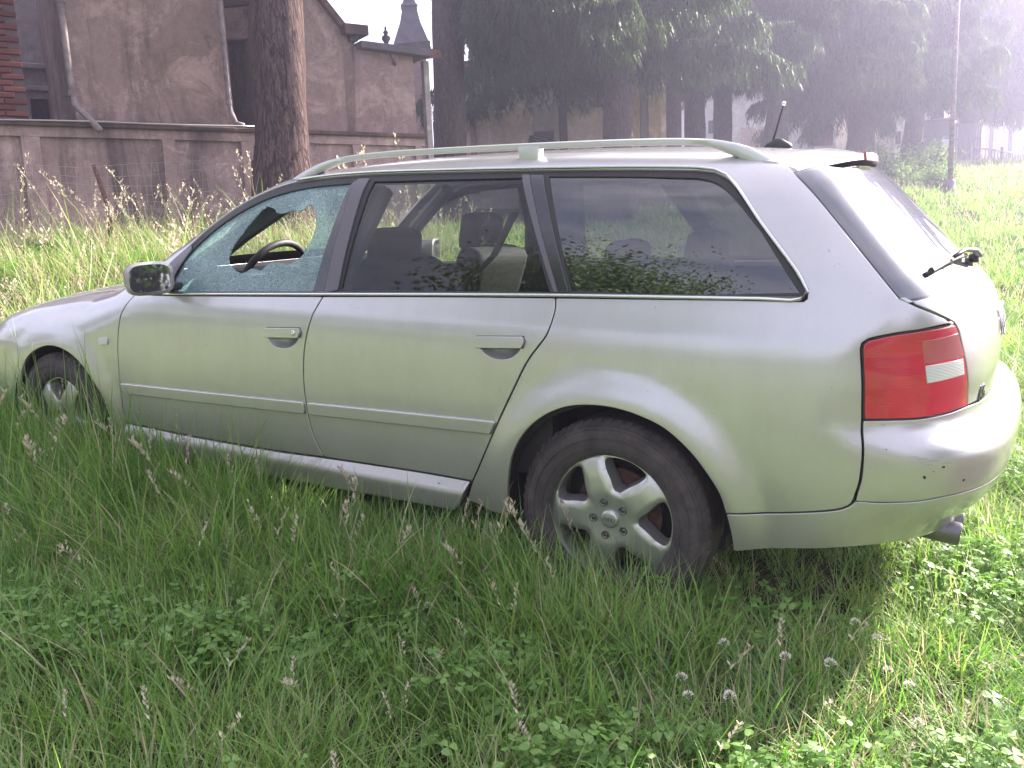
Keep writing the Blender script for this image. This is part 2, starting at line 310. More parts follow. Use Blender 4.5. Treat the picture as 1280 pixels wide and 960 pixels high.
# ------------------------------------------------------------------ ground
GN_ = (.04114, -.02378, .99887)                 # the meadow tilts a little where the car stands
FH = np.array([-math.sin(YAW), math.cos(YAW)]); RH = np.array([math.cos(YAW), math.sin(YAW)])
def sms(t): t = np.clip(t, 0, 1); return t*t*(3-2*t)
def ground(x, y):
    x = np.asarray(x, float); y = np.asarray(y, float)
    dx, dy = x-CAM[0], y-CAM[1]; d = dx*FH[0]+dy*FH[1]; l = dx*RH[0]+dy*RH[1]
    z = -(GN_[0]*np.clip(x, -14, 14)+GN_[1]*np.clip(y, -12, 40))/GN_[2]
    t = sms((l/np.maximum(d, 1)+.25)/.6)
    left = .80*sms((d-6.3)/3.6)+.02*np.clip(d-10, 0, 30)
    right = 2.3*sms((d-5)/34)
    n = .018*np.sin(2.1*x+.7*y)*np.sin(1.7*y-.4*x)+.012*np.sin(5.3*x+1.1)*np.sin(4.7*y)
    return z+left*(1-t)+right*t+n*np.clip((d+8)/4, 0, 1)
def ground1(x, y): return float(ground(x, y))
gx = np.concatenate([np.linspace(-70, -9, 40)[:-1], np.linspace(-9, 9, 150), np.linspace(9, 70, 40)[1:]])
gy = np.concatenate([np.linspace(-60, -6, 30)[:-1], np.linspace(-6, 14, 160), np.linspace(14, 110, 60)[1:]])
X, Y = np.meshgrid(gx, gy, indexing='ij'); Z = ground(X, Y); ny = len(gy)
gv = np.stack([X, Y, Z], -1).reshape(-1, 3)
gf = [(i*ny+j, (i+1)*ny+j, (i+1)*ny+j+1, i*ny+j+1) for i in range(len(gx)-1) for j in range(ny-1)]
tag(mesh_obj('ground', gv, gf, MA['soil'], smooth=True), kind='structure')

# ------------------------------------------------------------------ walls and buildings along the far side of the meadow
WA = np.array([-6.63, 2.99]); WU = np.array([2.48, 5.11]); WU = WU/np.linalg.norm(WU); WN = np.array([-WU[1], WU[0]]); WRZ = math.atan2(WU[1], WU[0])
def wl(px, py, back=0.):
    """place along the boundary wall (metres along it, height) that stands at this spot of the photograph"""
    d = AR*((px-640)/FL)-AU*((py-480)/FL)+AF
    t = ((WA+WN*back-CAM[:2])@WN)/(d[:2]@WN); q = CAM+t*d
    return float((q[:2]-WA)@WU), float(q[2])
def wroot(name, label, cat, back=0., group=None):
    return empty(name, (WA[0]+WN[0]*back, WA[1]+WN[1]*back, 0), WRZ, label, cat, group)
ZT = wl(300, 160)[1]
# boundary wall: slab, top band, pilasters, coping, plinth
bw = wroot('boundary_wall', 'long stained mauve plaster boundary wall with recessed panels behind the wire fence', 'wall')
u0, u1 = -4.2, wl(531, 168)[0]
MB().box((u0, .05, -.6), (u1, .26, ZT-.02)).build('panel_wall', MA['wall'], bw)
zb = wl(150, 173)[1]
band = [(u0, wl(536, 160)[0])]
MB().box((u0, .0, zb), (u1-.003, .052, ZT-.055)).build('top_band', MA['wall'], bw)
pil = [(-62, -38), (33, 57), (208, 224), (306, 330), (376, 392), (444, 455), (522, 530)]
for a, b in pil:
    ua, ub = wl(a, 230)[0], wl(b, 230)[0]
    MB().box((ua, -.004, .2), (ub, .051, zb-.003)).build('pilaster', MA['wall'], bw, bevel=.006, seg=1)
MB().box((u0-.02, -.05, ZT-.06), (u1+.03, .30, ZT)).build('coping', MA['wall_dark'], bw, bevel=.012, seg=1)
MB().box((u0, -.03, -.4), (u1, .049, wl(150, 300)[1])).build('plinth', MA['wall_dark'], bw, bevel=.01, seg=1)
# cable along the coping
cp = []
for px, py in [(-60, 149), (0, 149.5), (60, 150.5), (130, 152), (180, 154.5), (240, 156.5), (300, 157.5), (321, 158)]:
    u, z = wl(px, py, -.06); cp.append((u, -.06, z))
t = tag(MB().tube(cp, .011, 5).build('cable', MA['galv'], smooth=True), 'thin pale cable running along the top of the boundary wall', 'cable'); t.location = (WA[0], WA[1], 0); t.rotation_euler = (0, 0, WRZ)
# brick house at the far left: every brick its own piece
ub, zz = wl(38, 150, .12); zb0 = ZT-.3
br = wroot('brick_house', 'red brick house corner above the wall at the far left edge', 'house', .12)
MB().box((ub-1.55, .035, zb0), (ub-.012, 1.2, zb0+2.55)).build('mortar_core', MA['mortar'], br)
bmesh_brick = MB().box((-.118, -.05, -.0275), (.118, .05, .0275)).build('brick', MA['brick'], br, bevel=.006, seg=1)
first = True
for k in range(34):
    z = zb0+.035+k*.0715
    for i in range(7):
        x = ub-.13-(.0 if k % 2 else .125)-i*.25
        if x < ub-1.5: continue
        o = bmesh_brick if first else bmesh_brick.copy()
        if not first: COL.objects.link(o)
        first = False
        o.location = (x+random.uniform(-.003, .003), .05+random.uniform(-.005, .006), z); o.rotation_euler = (0, 0, random.uniform(-.01, .01))
# pale house seen between the brick corner and the big plaster house
BK = 2.2
pa = wroot('pale_house', 'pale plaster house front with grooved pilaster and cornice right of the brick corner', 'house', BK)
(ua, _), (uc, zc1), (_, zc2) = wl(5, 90, BK), wl(100, 85, BK), wl(60, 110, BK)
MB().box((ua, .04, .2), (uc, .5, zc1+2.6)).build('wall', MA['pale'], pa)
MB().box((ua-.05, -.06, zc1-.06), (uc, .037, zc1+.02)).build('cornice', MA['pale'], pa, bevel=.015, seg=1)
MB().box((ua-.05, -.03, zc2-.05), (uc, .036, zc2+.02)).build('cornice', MA['pale'], pa, bevel=.012, seg=1)
for px in (57, 68):
    u = wl(px, 50, BK)[0]; MB().box((u-.045, -.02, zc1+.021), (u+.045, .038, zc1+2.5)).build('pilaster', MA['house2'], pa, bevel=.01, seg=1)
u, z = wl(36, 112, BK); u2 = wl(58, 112, BK)[0]
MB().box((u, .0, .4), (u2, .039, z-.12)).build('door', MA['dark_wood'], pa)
MB().box((u2+.12, -.01, .4), (u2+.3, .039, z-.12)).build('pilaster', MA['house2'], pa)
# big stained plaster house
BK = .30
bh = wroot('plaster_house', 'big brown stained plaster house side without windows above the wall', 'house', BK)
(ua, _), (ue, _) = wl(83, 60, BK), wl(288, 90, BK)
MB().prism([(ua, .2), (ue, .2), (wl(277, 10, BK)[0]+.03, wl(277, 10, BK)[1]), (wl(277, 10, BK)[0]+.02, ZT+3.2), (ua-.02, ZT+3.2)], .0, 3.5).build('wall', MA['house'], bh)
MB().box((ua-.28, -.35, ZT+3.203), (ue+.1, 3.8, ZT+3.35)).build('eaves', MA['wall_dark'], bh)
u = wl(112, 60, BK)[0]
MB().box((ua+.004, -.035, .3), (u, -.002, ZT+3.19)).build('corner_strip', MA['house2'], bh, bevel=.01, seg=1)
# down pipes
def pipe(pts, r, label, back):
    o = wroot('downpipe', label, 'downpipe', 0, 'downpipes on the plaster house')
    P = []
    for px, py, bk in pts:
        u, z = wl(px, py, bk); P.append((u, bk, z))
    MB().tube(P, r, 10).build('pipe', MA['pipe'], o, True)
    for i in (1, 2):
        p = Vector(P[i]); MB().lathe([(r*1.02, -.03), (r*1.3, -.03), (r*1.3, .03), (r*1.02, .03)], 10, p).build('collar', MA['pipe'], o)
    return o
pipe([(72, -60, .16), (75, 0, .16), (90, 117, .16), (94, 130, .13), (125, 163, -.12)], .042, 'grey metal downpipe kicked out over the wall at its foot', 0)
pipe([(274, 2, .2), (278, 40, .2), (286, 128, .2), (289, 140, .16), (295, 154, .05), (305, 157, -.02)], .034, 'thin brown downpipe at the right corner of the plaster house', 0)
# recess with a lintel between the house and the trunk
BK = .9
rc = wroot('recessed_wall', 'dark recessed wall under a pale plaster lintel left of the big trunk', 'wall', BK)
(ua, zt), (ue, zt2), (_, zl), (_, zl2) = wl(279, 13, BK), wl(332, 3, BK), wl(282, 53, BK), wl(332, 44, BK)
MB().prism([(ua-.1, zl), (ue+.4, zl2), (ue+.4, zt2+.05), (ua-.1, zt)], -.1, .3).build('lintel', MA['house'], rc, bevel=.015, seg=1)
MB().prism([(ua-.12, zt-.002), (ue+.42, zt2+.052), (ue+.42, zt2+.10), (ua-.12, zt+.05)], -.14, .34).build('coping', MA['wall_dark'], rc)
MB().box((ua-.2, .7, .2), (ue+.5, .9, zl+.1)).build('back_wall', MA['house2'], rc)
# gable house right of the trunk
BK = .30
gh = wroot('gable_house', 'plain mauve gable wall with sloping roof edge right of the big trunk', 'house', BK)
pts = [wl(323, 300, BK), wl(443, 300, BK), wl(443, 52, BK), wl(431, 44, BK), wl(398, 2, BK), wl(323, -90, BK)]
MB().prism([(pts[0][0], .2), (pts[1][0], .2)]+pts[2:], .0, 3.0).build('wall', MA['house2'], gh)
sl_ = [wl(436, 50, BK), wl(398, 1, BK), wl(320, -95, BK)]
MB().prism([(sl_[0][0]+.05, sl_[0][1]-.04), sl_[1], sl_[2], (sl_[2][0]-.03, sl_[2][1]+.1), (sl_[1][0]+.03, sl_[1][1]+.09), (sl_[0][0]+.08, sl_[0][1]+.05)], -.07, 3.05).build('roof', MA['wall_dark'], gh)
u, z = wl(443, 53, BK); u2, z2 = wl(429, 40, BK); u3, z3 = wl(455, 37, BK)
MB().box((u2+.06, -.09, z), (u+.02, .35, z2-.05)).build('pier', MA['wall_dark'], gh)
MB().box((u2-.04, -.16, z2-.05), (u3, .42, z3+.03)).build('pier_cap', MA['wall_dark'], gh, bevel=.01, seg=1)
# low annex with a lean-to roof
an = wroot('low_annex', 'low mauve annex with dark lean-to roof beside the gable house', 'house', BK)
a0, a1, a2, a3 = wl(444.5, 300, BK), wl(529, 300, BK), wl(526, 66, BK), wl(445, 58, BK)
MB().prism([(a0[0], .2), (a1[0], .2), (a1[0], a2[1]), (a0[0], a3[1])], .0, 2.6).build('wall', MA['house2'], an)
b0, b1 = wl(446, 60, BK), wl(530, 71, BK)
MB().prism([(b0[0], b0[1]-.02), (b1[0]+.05, b1[1]-.02), (b1[0]+.05, b1[1]+.09), (b0[0], b0[1]+.08)], -.16, 2.0).build('roof', MA['slate'], an, bevel=.01, seg=1)
r0, r1, r2 = wl(489, 56, .9), wl(534, 52, .9), wl(534, 66, .9)
MB().prism([(r0[0], r0[1]-.06), (r2[0], r2[1]-.06), (r1[0], r1[1]), (r0[0]+.05, r0[1])], .5, 1.9).build('ridge_block', MA['slate'], an)
u, z = wl(446, 163, BK); u2, z2 = wl(527, 166, BK)
MB().tube([wl(488, 68, BK-.12)[:1]+(-.12,)+wl(488, 68, BK-.12)[1:], wl(498, 79, BK-.12)[:1]+(-.02,)+wl(498, 79, BK-.12)[1:]], .022, 6).build('gutter_spout', MA['wall_dark'], an)
# tiled lean-to beyond
tl_ = wroot('tiled_lean_to', 'small red tiled roof on pale posts seen left of the second trunk', 'shed', 1.2)
q0, q1, q2, q3 = wl(526, 56, 1.2), wl(539, 52, 1.2), wl(541, 68, 1.2), wl(527, 71, 1.2)
v = [(q0[0], 1.0, q0[1]+.10), (q1[0]+.1, 1.0, q1[1]+.10), (q2[0]+.1, -.1, q2[1]), (q3[0], -.1, q3[1])]
mesh_obj('roof', v+[(x, y, z-.06) for x, y, z in v], [(0, 3, 2, 1), (4, 5, 6, 7), (0, 1, 5, 4), (1, 2, 6, 5), (2, 3, 7, 6), (3, 0, 4, 7)], MA['tiles'], tl_)
for i in range(4):
    s = (i+.5)/4; a = Vector(v[0]).lerp(Vector(v[1]), s); b = Vector(v[3]).lerp(Vector(v[2]), s)
    MB().tube([a+Vector((0, 0, .02)), b+Vector((0, 0, .02))], .05, 6).build('tile', MA['tiles'], tl_, True)
for px in (535,):
    u = wl(px, 120, 1.2)[0]; MB().box((u-.05, 0, .2), (u+.05, .1, q3[1]-.06)).build('post', MA['pale'], tl_)
# turret and finial against the white sky
tp = pt(514, 52, 27); w = 21/FL*27
tu = empty('turret', (tp[0], tp[1], 0), WRZ+.3, 'dark pointed turret roof with flared eaves against the white sky', 'turret')
z0 = tp[2]-.3; s = 27/FL
MB().lathe([(w*1.6, z0-.02), (w*1.42, z0+.2), (12.5*s*1.42, tp[2]+20*s), (9.5*s*1.42, tp[2]+34*s), (9*s*1.42, tp[2]+38*s), (10.5*s*1.42, tp[2]+41*s), (8*s*1.42, tp[2]+44*s), (3.5*s, tp[2]+60*s), (.03, tp[2]+80*s)], 4).build('roof', MA['slate'], tu)
MB().lathe([(w*1.15, 0), (w*1.15, z0-.021)], 4).build('tower', MA['house2'], tu)
MB().lathe([(.0, 0), (.09, 0), (.05, .15), (.12, .25), (.0, .42)], 10, (0, 0, tp[2]+78*s)).build('finial', MA['slate'], tu, True)
fp = pt(483, 57, 14.2); s = 14.2/FL
fo = tag(MB().lathe([(.0, 0), (5*s, 0), (5*s, 3*s), (2.5*s, 5*s), (5.5*s, 10*s), (5*s, 13*s), (2*s, 15*s), (3.5*s, 18*s), (1*s, 21*s), (1.6*s, 23*s), (0, 26*s)], 14).build('stone_finial', MA['slate'], smooth=True),
    'small dark stone urn finial standing on the annex roof', 'finial'); fo.location = fp - np.array([0, 0, .03])

# houses beyond the conifers
def house(name, label, px0, px1, ytop, depth, m, d=4, win=(), extra=None, rz=0, cat='house'):
    p0, p1 = pt(px0, ytop, depth), pt(px1, ytop, depth)
    g = ground1(p0[0], p0[1])-.8
    o = empty(name, (p0[0], p0[1], g), math.atan2(p1[1]-p0[1], p1[0]-p0[0]), label, cat)
    Lw = float(np.linalg.norm(p1[:2]-p0[:2])); s = depth/FL
    H = max(p0[2], p1[2])-g
    MB().box((0, 0, 0), (Lw, d, H)).build('wall', m, o)
    MB().prism([(-.3, H), (Lw+.3, H), (Lw+.3, H+.14), (-.3, H+.14)], -.35, d+.3).build('roof', MA['tiles'], o)
    for a, b, y0, y1, mm, nm in win:
        xa, xb = (a-px0)/(px1-px0)*Lw, (b-px0)/(px1-px0)*Lw
        za, zb = H-(y0-ytop)*s, H-(y1-ytop)*s
        if nm == 'window':
            f = MB().box((xa-.06, -.04, zb-.06), (xb+.06, .02, zb)).box((xa-.06, -.04, za), (xb+.06, .02, za+.06)).box((xa-.06, -.039, zb), (xa, .02, za)).box((xb, -.039, zb), (xb+.06, .02, za)).build('window', MA['white'], o)
            MB().box((xa, -.012, zb), (xb, .015, za)).build('pane', MA['gloss_black'], f)
        else: MB().box((xa, -.05, zb), (xb, .01, za)).build(nm, mm, o, bevel=.008, seg=1)
    return o
house('beige_house', 'long beige pink house wall behind the conifers with dark pilaster strips', 566, 832, 88, 21, MA['beige'], 5,
      [(584, 592, 90, 240, MA['house2'], 'pilaster'), (664, 696, 95, 240, MA['pale'], 'panel'), (697, 707, 90, 240, MA['dark_wood'], 'pilaster'), (664, 690, 166, 230, MA['dark_wood'], 'door'),
       (786, 798, 92, 240, MA['tan'], 'panel'), (799, 808, 90, 240, MA['gate'], 'pilaster'), (809, 826, 92, 240, MA['tan'], 'panel'), (740, 752, 118, 140, None, 'window'), (615, 630, 112, 138, None, 'window')])
house('white_house', 'white house with brick coloured base glimpsed below the conifer boughs', 880, 1046, 118, 44, MA['white'], 6,
      [(925, 955, 160, 200, MA['beige'], 'panel'), (885, 893, 150, 166, None, 'window'), (1010, 1042, 163, 186, MA['brick'], 'panel'), (960, 968, 140, 160, None, 'window'), (996, 1004, 146, 163, None, 'window')])
house('pink_house', 'pale house with pink lower panels behind the leaning trunk', 1062, 1166, 132, 46, MA['white'], 6,
      [(1100, 1118, 165, 200, MA['beige'], 'panel'), (1150, 1162, 158, 176, MA['beige'], 'panel'), (1146, 1160, 180, 206, MA['brick'], 'panel'), (1120, 1127, 166, 182, None, 'window'), (1083, 1092, 172, 196, None, 'window')])
house('sunlit_house', 'bright sunlit white house at the far right edge', 1232, 1330, 148, 50, MA['white'], 6,
      [(1226+12, 1242, 155, 215, MA['gate'], 'pilaster'), (1262, 1266, 150, 215, MA['gate'], 'pilaster'), (1284, 1294, 165, 185, None, 'window')])
# dark slatted gate and its white signs
g0, g1 = pt(1191, 155, 37), pt(1228, 155, 37); gz = ground1(g0[0], g0[1]); Lw = float(np.linalg.norm((g1-g0)[:2]))
ga = empty('slatted_gate', (g0[0], g0[1], gz), math.atan2(g1[1]-g0[1], g1[0]-g0[0]), 'dark slatted gate behind the lamp post', 'gate')
for z in (.25, 1.1, float(g0[2]-gz)-.1): MB().box((0, .03, z), (Lw, .08, z+.1)).build('rail', MA['gate'], ga)
ns = 11; slat = MB().box((-.045, 0, .1), (.045, .028, float(g0[2]-gz))).build('slat', MA['gate'], ga)
for i in range(ns):
    o = slat if i == 0 else slat.copy()
    if i: COL.objects.link(o)
    o.location = (Lw*(i+.5)/ns, 0, 0)
p = pt(1169, 150, 37); sh = empty('gate_pillar', (p[0], p[1], ground1(p[0], p[1])-.2), YAW, 'dark gate pillar carrying two white signs', 'pillar')
h = float(p[2])-ground1(p[0], p[1]); MB().box((-.25, 0, 0), (.65, .5, h+.2)).build('shaft', MA['gate'], sh); MB().prism([(-.35, h+.2), (.75, h+.2), (.75, h+.3), (-.35, h+.24)], -.06, .6).build('cap', MA['pale'], sh)
for (a, b, y0, y1, lb) in ((1176, 1188, 174, 184, 'upper and larger of the two white signs on the gate pillar'), (1176, 1183, 188, 193, 'lower small white sign on the gate pillar')):
    c0, c1 = pt(a, y1, 36.9), pt(b, y0, 36.9)
    o = tag(MB().box((0, -.04, 0), (float(np.linalg.norm((c1-c0)[:2])), 0, float(c1[2]-c0[2]))).build('sign', MA['sign_white'], bevel=.01, seg=1), lb, 'sign'); o.location = c0; o.rotation_euler = (0, 0, YAW)
# railing to the right
rf = pt(1213, 183, 36); re_ = pt(1330, 176, 46); gz = ground1(rf[0], rf[1]); Lr = float(np.linalg.norm((re_-rf)[:2]))
ra = empty('iron_railing', (rf[0], rf[1], 0), math.atan2(re_[1]-rf[1], re_[0]-rf[0]), 'dark iron railing along the meadow edge at the far right', 'railing')
zf = float(rf[2])
MB().box((0, -.025, zf-.06), (Lr, .025, zf)).build('rail', MA['gate'], ra); MB().box((0, -.02, zf-.95), (Lr, .02, zf-.9)).build('rail', MA['gate'], ra)
bar = MB().box((-.02, -.012, gz-.3), (.02, .012, zf-.061)).build('bar', MA['gate'], ra)
nb = 34
for i in range(nb):
    o = bar if i == 0 else bar.copy()
    if i: COL.objects.link(o)
    o.location = (Lr*(i+.5)/nb, .0, 0)
for i in range(4): MB().box((Lr*i/3.5-.05, -.06, gz-.4), (Lr*i/3.5+.05, .04, zf+.14)).build('post', MA['gate'], ra)
# lamp post
b = pt(1188.4, 205, 22); gz = ground1(b[0], b[1])
tdir = (pt(1197, 0, 21.9)-pt(1189, 190, 22)); tdir = tdir/tdir[2]
lpst = empty('lamp_post', (b[0], b[1], gz), 0, 'slender pale metal lamp post standing in front of the conifers at right', 'lamp post')
MB().tube([(0, 0, -.3), (tdir[0]*4, tdir[1]*4, 4), (tdir[0]*8.6, tdir[1]*8.6, 8.6)], [.065, .058, .045], 12).build('pole', MA['pipe'], lpst, True)
MB().lathe([(.13, -.1), (.13, .35), (.09, .4)], 12).build('base', MA['gate'], lpst, True)
MB().tube([(tdir[0]*8.6, tdir[1]*8.6, 8.55), (tdir[0]*8.6+.3, tdir[1]*8.6, 8.85), (tdir[0]*8.6+1, tdir[1]*8.6, 8.95)], .035, 8).build('arm', MA['pipe'], lpst, True)
MB().box((tdir[0]*8.6+.9, -.12+tdir[1]*8.6, 8.88), (tdir[0]*8.6+1.5, .12+tdir[1]*8.6, 9.0)).build('lamp_head', MA['pipe'], lpst, bevel=.03)

# wire fence with rusty posts in front of the wall
fe = empty('wire_fence', (0, 0, 0), 0, 'thin wire mesh fence on rusty iron posts in the tall grass', 'fence')
def fpt(px, py, bk=-1.25):
    d = AR*((px-640)/FL)-AU*((py-480)/FL)+AF; t = ((WA+WN*bk-CAM[:2])@WN)/(d[:2]@WN); return CAM+t*d
f0, f1 = fpt(-90, 224), fpt(350, 222)
fdv = (f1-f0); flen = float(np.linalg.norm(fdv)); fdv = fdv/flen; ftop = .5*(f0[2]+f1[2])
for px, lean, hh in ((-70, .02, 1.0), (138, -.09, .97), (322, .03, 1.0)):
    p = fpt(px, 300); g = ground1(p[0], p[1])
    tz = g+hh
    MB().tube([(p[0]+lean*.2, p[1], g-.3), (p[0]-lean*.3*RH[0]*3, p[1]+lean*.3, g+.5), (p[0]+lean*RH[0], p[1]+lean*RH[1], tz)], [.03, .027, .022], 7).build('post', MA['rust'], fe)
wires = MB(); nx, nz = 46, 9
def fz(s, k):
    p = f0+fdv*flen*s; g = ground1(p[0], p[1]); return Vector((p[0], p[1], g+.12+(k/(nz-1))*.85+.03*math.sin(9*s+k)))
for k in range(nz): wires.tube([fz(i/24, k) for i in range(25)], .0026, 3, cap=False)
for i in range(nx+1): wires.tube([fz(i/nx+.004*math.sin(i*3+k), k) for k in range(nz)], .002, 3, cap=False)
wires.build('wire_mesh', MA['galv'], fe)

# ------------------------------------------------------------------ trees
def quads_mesh(name, P, m):
    """P: (n,4,3) leaf faces"""
    n = len(P); me = bpy.data.meshes.new(name); me.vertices.add(4*n); me.loops.add(4*n); me.polygons.add(n)
    me.vertices.foreach_set('co', P.reshape(-1).astype(np.float32)); me.loops.foreach_set('vertex_index', np.arange(4*n, dtype=np.int32))
    me.polygons.foreach_set('loop_start', np.arange(0, 4*n, 4, dtype=np.int32)); me.update(calc_edges=True); me.materials.append(m); return me
def tris_mesh(name, P, m):
    n = len(P); me = bpy.data.meshes.new(name); me.vertices.add(3*n); me.loops.add(3*n); me.polygons.add(n)
    me.vertices.foreach_set('co', P.reshape(-1).astype(np.float32)); me.loops.foreach_set('vertex_index', np.arange(3*n, dtype=np.int32))
    me.polygons.foreach_set('loop_start', np.arange(0, 3*n, 3, dtype=np.int32)); me.update(calc_edges=True); me.materials.append(m); return me
def conifer_crown(seed, zlow, ztop, reach, nb, az=None, dens=1.0, m='needle', trunk_r=.3):
    """drooping boughs hung with curtains of short needle tufts; returns (needle mesh, bough mesh)"""
    g = np.random.default_rng(seed); T = []; mb = MB()
    for b in range(nb):
        f = (b+g.random())/nb; z = zlow+(ztop-zlow)*f**1.25
        a = g.uniform(*az) if az else g.uniform(0, 2*math.pi)
        Lb = reach*(1-.72*((z-zlow)/(ztop-zlow)))*g.uniform(.65, 1.1)
        up = g.uniform(.05, .28); droop = g.uniform(.10, .2)
        ca, sa = math.cos(a), math.sin(a); pts = []
        for i in range(8):
            r = i/7*Lb; w = .12*math.sin(3*i/7+b)*r*.5
            pts.append(np.array([ca*(r+trunk_r*.5)-sa*w, sa*(r+trunk_r*.5)+ca*w, z+up*r-droop*r*r/ max(Lb, .5)*1.6]))
        mb.tube(pts, [.045*(1-.8*i/7)*(.5+Lb/5) for i in range(8)], 4, cap=False)
        ntw = int(30*dens*Lb/2.5)
        for k in range(ntw):
            s = .12+.88*(k+g.random())/ntw; q = s*7; i = min(int(q), 6); P = pts[i]+(pts[i+1]-pts[i])*(q-i)
            side = g.choice([-1, 1])*g.uniform(.02, .42)*Lb*.40*(1-.6*s)
            out = g.uniform(-.05, .2)*Lb*.3
            E = P+np.array([-sa*side+ca*out, ca*side+sa*out, -.12*abs(side)-.05])
            hang = g.uniform(.25, .95)*(1.15-.6*s)
            D = E+np.array([g.normal(0, .06)+ca*.08, g.normal(0, .06)+sa*.08, -hang])
            nt_ = int(9*dens)+2
            for seg, (p, q2, n_) in enumerate(((P, E, nt_), (E, D, nt_+3))):
                for j in range(n_):
                    c = p+(q2-p)*((j+g.random())/n_)+g.normal(0, .025, 3)
                    ln = g.uniform(.16, .30); w = g.uniform(.011, .020)
                    an = g.uniform(0, 2*math.pi); dv = np.array([math.cos(an)*.42, math.sin(an)*.42, -g.uniform(.5, 1.2)])
                    dv = dv/np.linalg.norm(dv)*ln; sd = np.array([-math.sin(an+.5), math.cos(an+.5), g.normal(0, .3)])*w
                    T.append((c-sd, c+sd, c+dv))
    me = tris_mesh('needles', np.array(T), MA[m])
    me2 = bpy.data.meshes.new('boughs'); me2.from_pydata(mb.v, [], mb.f); me2.materials.append(MA['bark2'])
    return me, me2
crownA = conifer_crown(1, 0, 8, 4.1, 76, dens=1.9)
crownB = conifer_crown(2, 0, 8, 3.5, 66, dens=1.9)
crownC = conifer_crown(3, 0, 8, 3.6, 62, az=(-.95, .8), dens=2.0)          # boughs on one side only
def trunk_mb(pts, rads, n=14, flare=True, seed=0):
    g = np.random.default_rng(seed); mb = MB(); P = []; Rr = []
    for i in range(len(pts)-1):
        for k in range(6):
            s = k/6; P.append(Vector(pts[i]).lerp(Vector(pts[i+1]), s)); Rr.append(rads[i]*(1-s)+rads[i+1]*s)
    P.append(Vector(pts[-1])); Rr.append(rads[-1]); mb.tube(P, Rr, n)
    lob = g.uniform(0, 6, 3)
    for j, v in enumerate(mb.v):
        i = j//n; k = j % n; a = 2*math.pi*k/n; c = P[min(i, len(P)-1)]
        f = 1+.05*math.sin(3*a+lob[0]+i*.2)+.04*math.sin(5*a+lob[1]-i*.3)+.03*g.normal()
        mb.v[j] = tuple(c+(Vector(v)-c)*f)
    return mb
def conifer(px_top, px_bot, ybot, depth, wpx, crown, zc, rot, label, sc=1.0, group='conifers in a row across the meadow', barkm='bark2', topz=13, lift=0):
    """trunk seen at px_top at the upper edge and px_bot at height ybot of the photograph"""
    b = pt(px_bot, ybot, depth); g = ground1(b[0], b[1]); tp_ = pt(px_top, 0, depth)
    r = wpx/FL*depth*.5
    sx, sy = (tp_[0]-b[0])/(tp_[2]-b[2]), (tp_[1]-b[1])/(tp_[2]-b[2])
    base = (b[0]-sx*(b[2]-g), b[1]-sy*(b[2]-g), g)
    o = empty('conifer_tree', base, 0, label, 'conifer', group)
    zz = [-.4, .25, 1.2, 4, 8, topz]; rr = [r*1.55, r*1.25, r*1.04, r*.95, r*.7, r*.15]
    trunk_mb([(sx*z, sy*z, z) for z in zz], rr, 18, seed=int(px_bot)).build('trunk', MA[barkm], o, True)
    if crown:
        for nm, me in (('needles', crown[0]), ('boughs', crown[1])):
            c = link(bpy.data.objects.new(nm, me), o); c.location = (sx*zc, sy*zc, zc); c.rotation_euler = (0, 0, rot); c.scale = (sc, sc, sc)
    return o
conifer(348, 355, 220, 10.7, 61, crownB, 5.3, .4, 'big conifer with thick reddish furrowed trunk between the house and the gable', 1.0, barkm='bark', topz=14)
conifer(559, 562, 170, 16, 39, crownC, 3.3, YAW-.1, 'conifer with straight dark grey trunk just right of the annex', 1.0, topz=14)
conifer(770, 772, 160, 18.5, 36, crownA, 3.35, 1.1, 'conifer with thick drooping skirt of boughs in the middle of the row', 1.0)
conifer(664, 664, 150, 21.5, 24, crownC, 3.3, YAW+.15, 'conifer in front of the beige wall whose boughs hide its upper trunk', .95)
conifer(836, 838, 170, 24, 27, crownB, 3.8, 2.0, 'left one of two close dark trunks right of the white sky gap', 1.0)
conifer(868, 869, 170, 26, 25, crownA, 4.1, 3.4, 'right one of two close dark trunks right of the white sky gap', 1.0)
conifer(903, 903, 165, 28, 22, crownB, 4.1, 4.2, 'slim conifer standing left of the car aerial', 1.0)
conifer(974, 971, 170, 26, 26, crownA, 3.4, 5.0, 'conifer with pale green sunlit bough tips behind the car aerial', 1.08)
conifer(1080, 1076, 185, 29, 32, crownA, 2.5, .2, 'wide hazy conifer above the car spoiler with boughs near the ground', 1.12)
conifer(1163, 1139, 190, 31, 21, crownB, 3.4, 1.4, 'conifer with leaning trunk left of the lamp post', 1.15)
conifer(1174, 1170, 185, 38, 16, crownA, 3.5, 3.9, 'hazy conifer behind the lamp post', 1.3)
conifer(1212, 1208, 185, 40, 17, crownB, 3.4, 5.5, 'hazy conifer right of the lamp post above the gate', 1.3)
conifer(1300, 1296, 170, 39, 24, crownA, 3.4, 2.7, 'hazy conifer at the right edge reaching into the picture', 1.3)

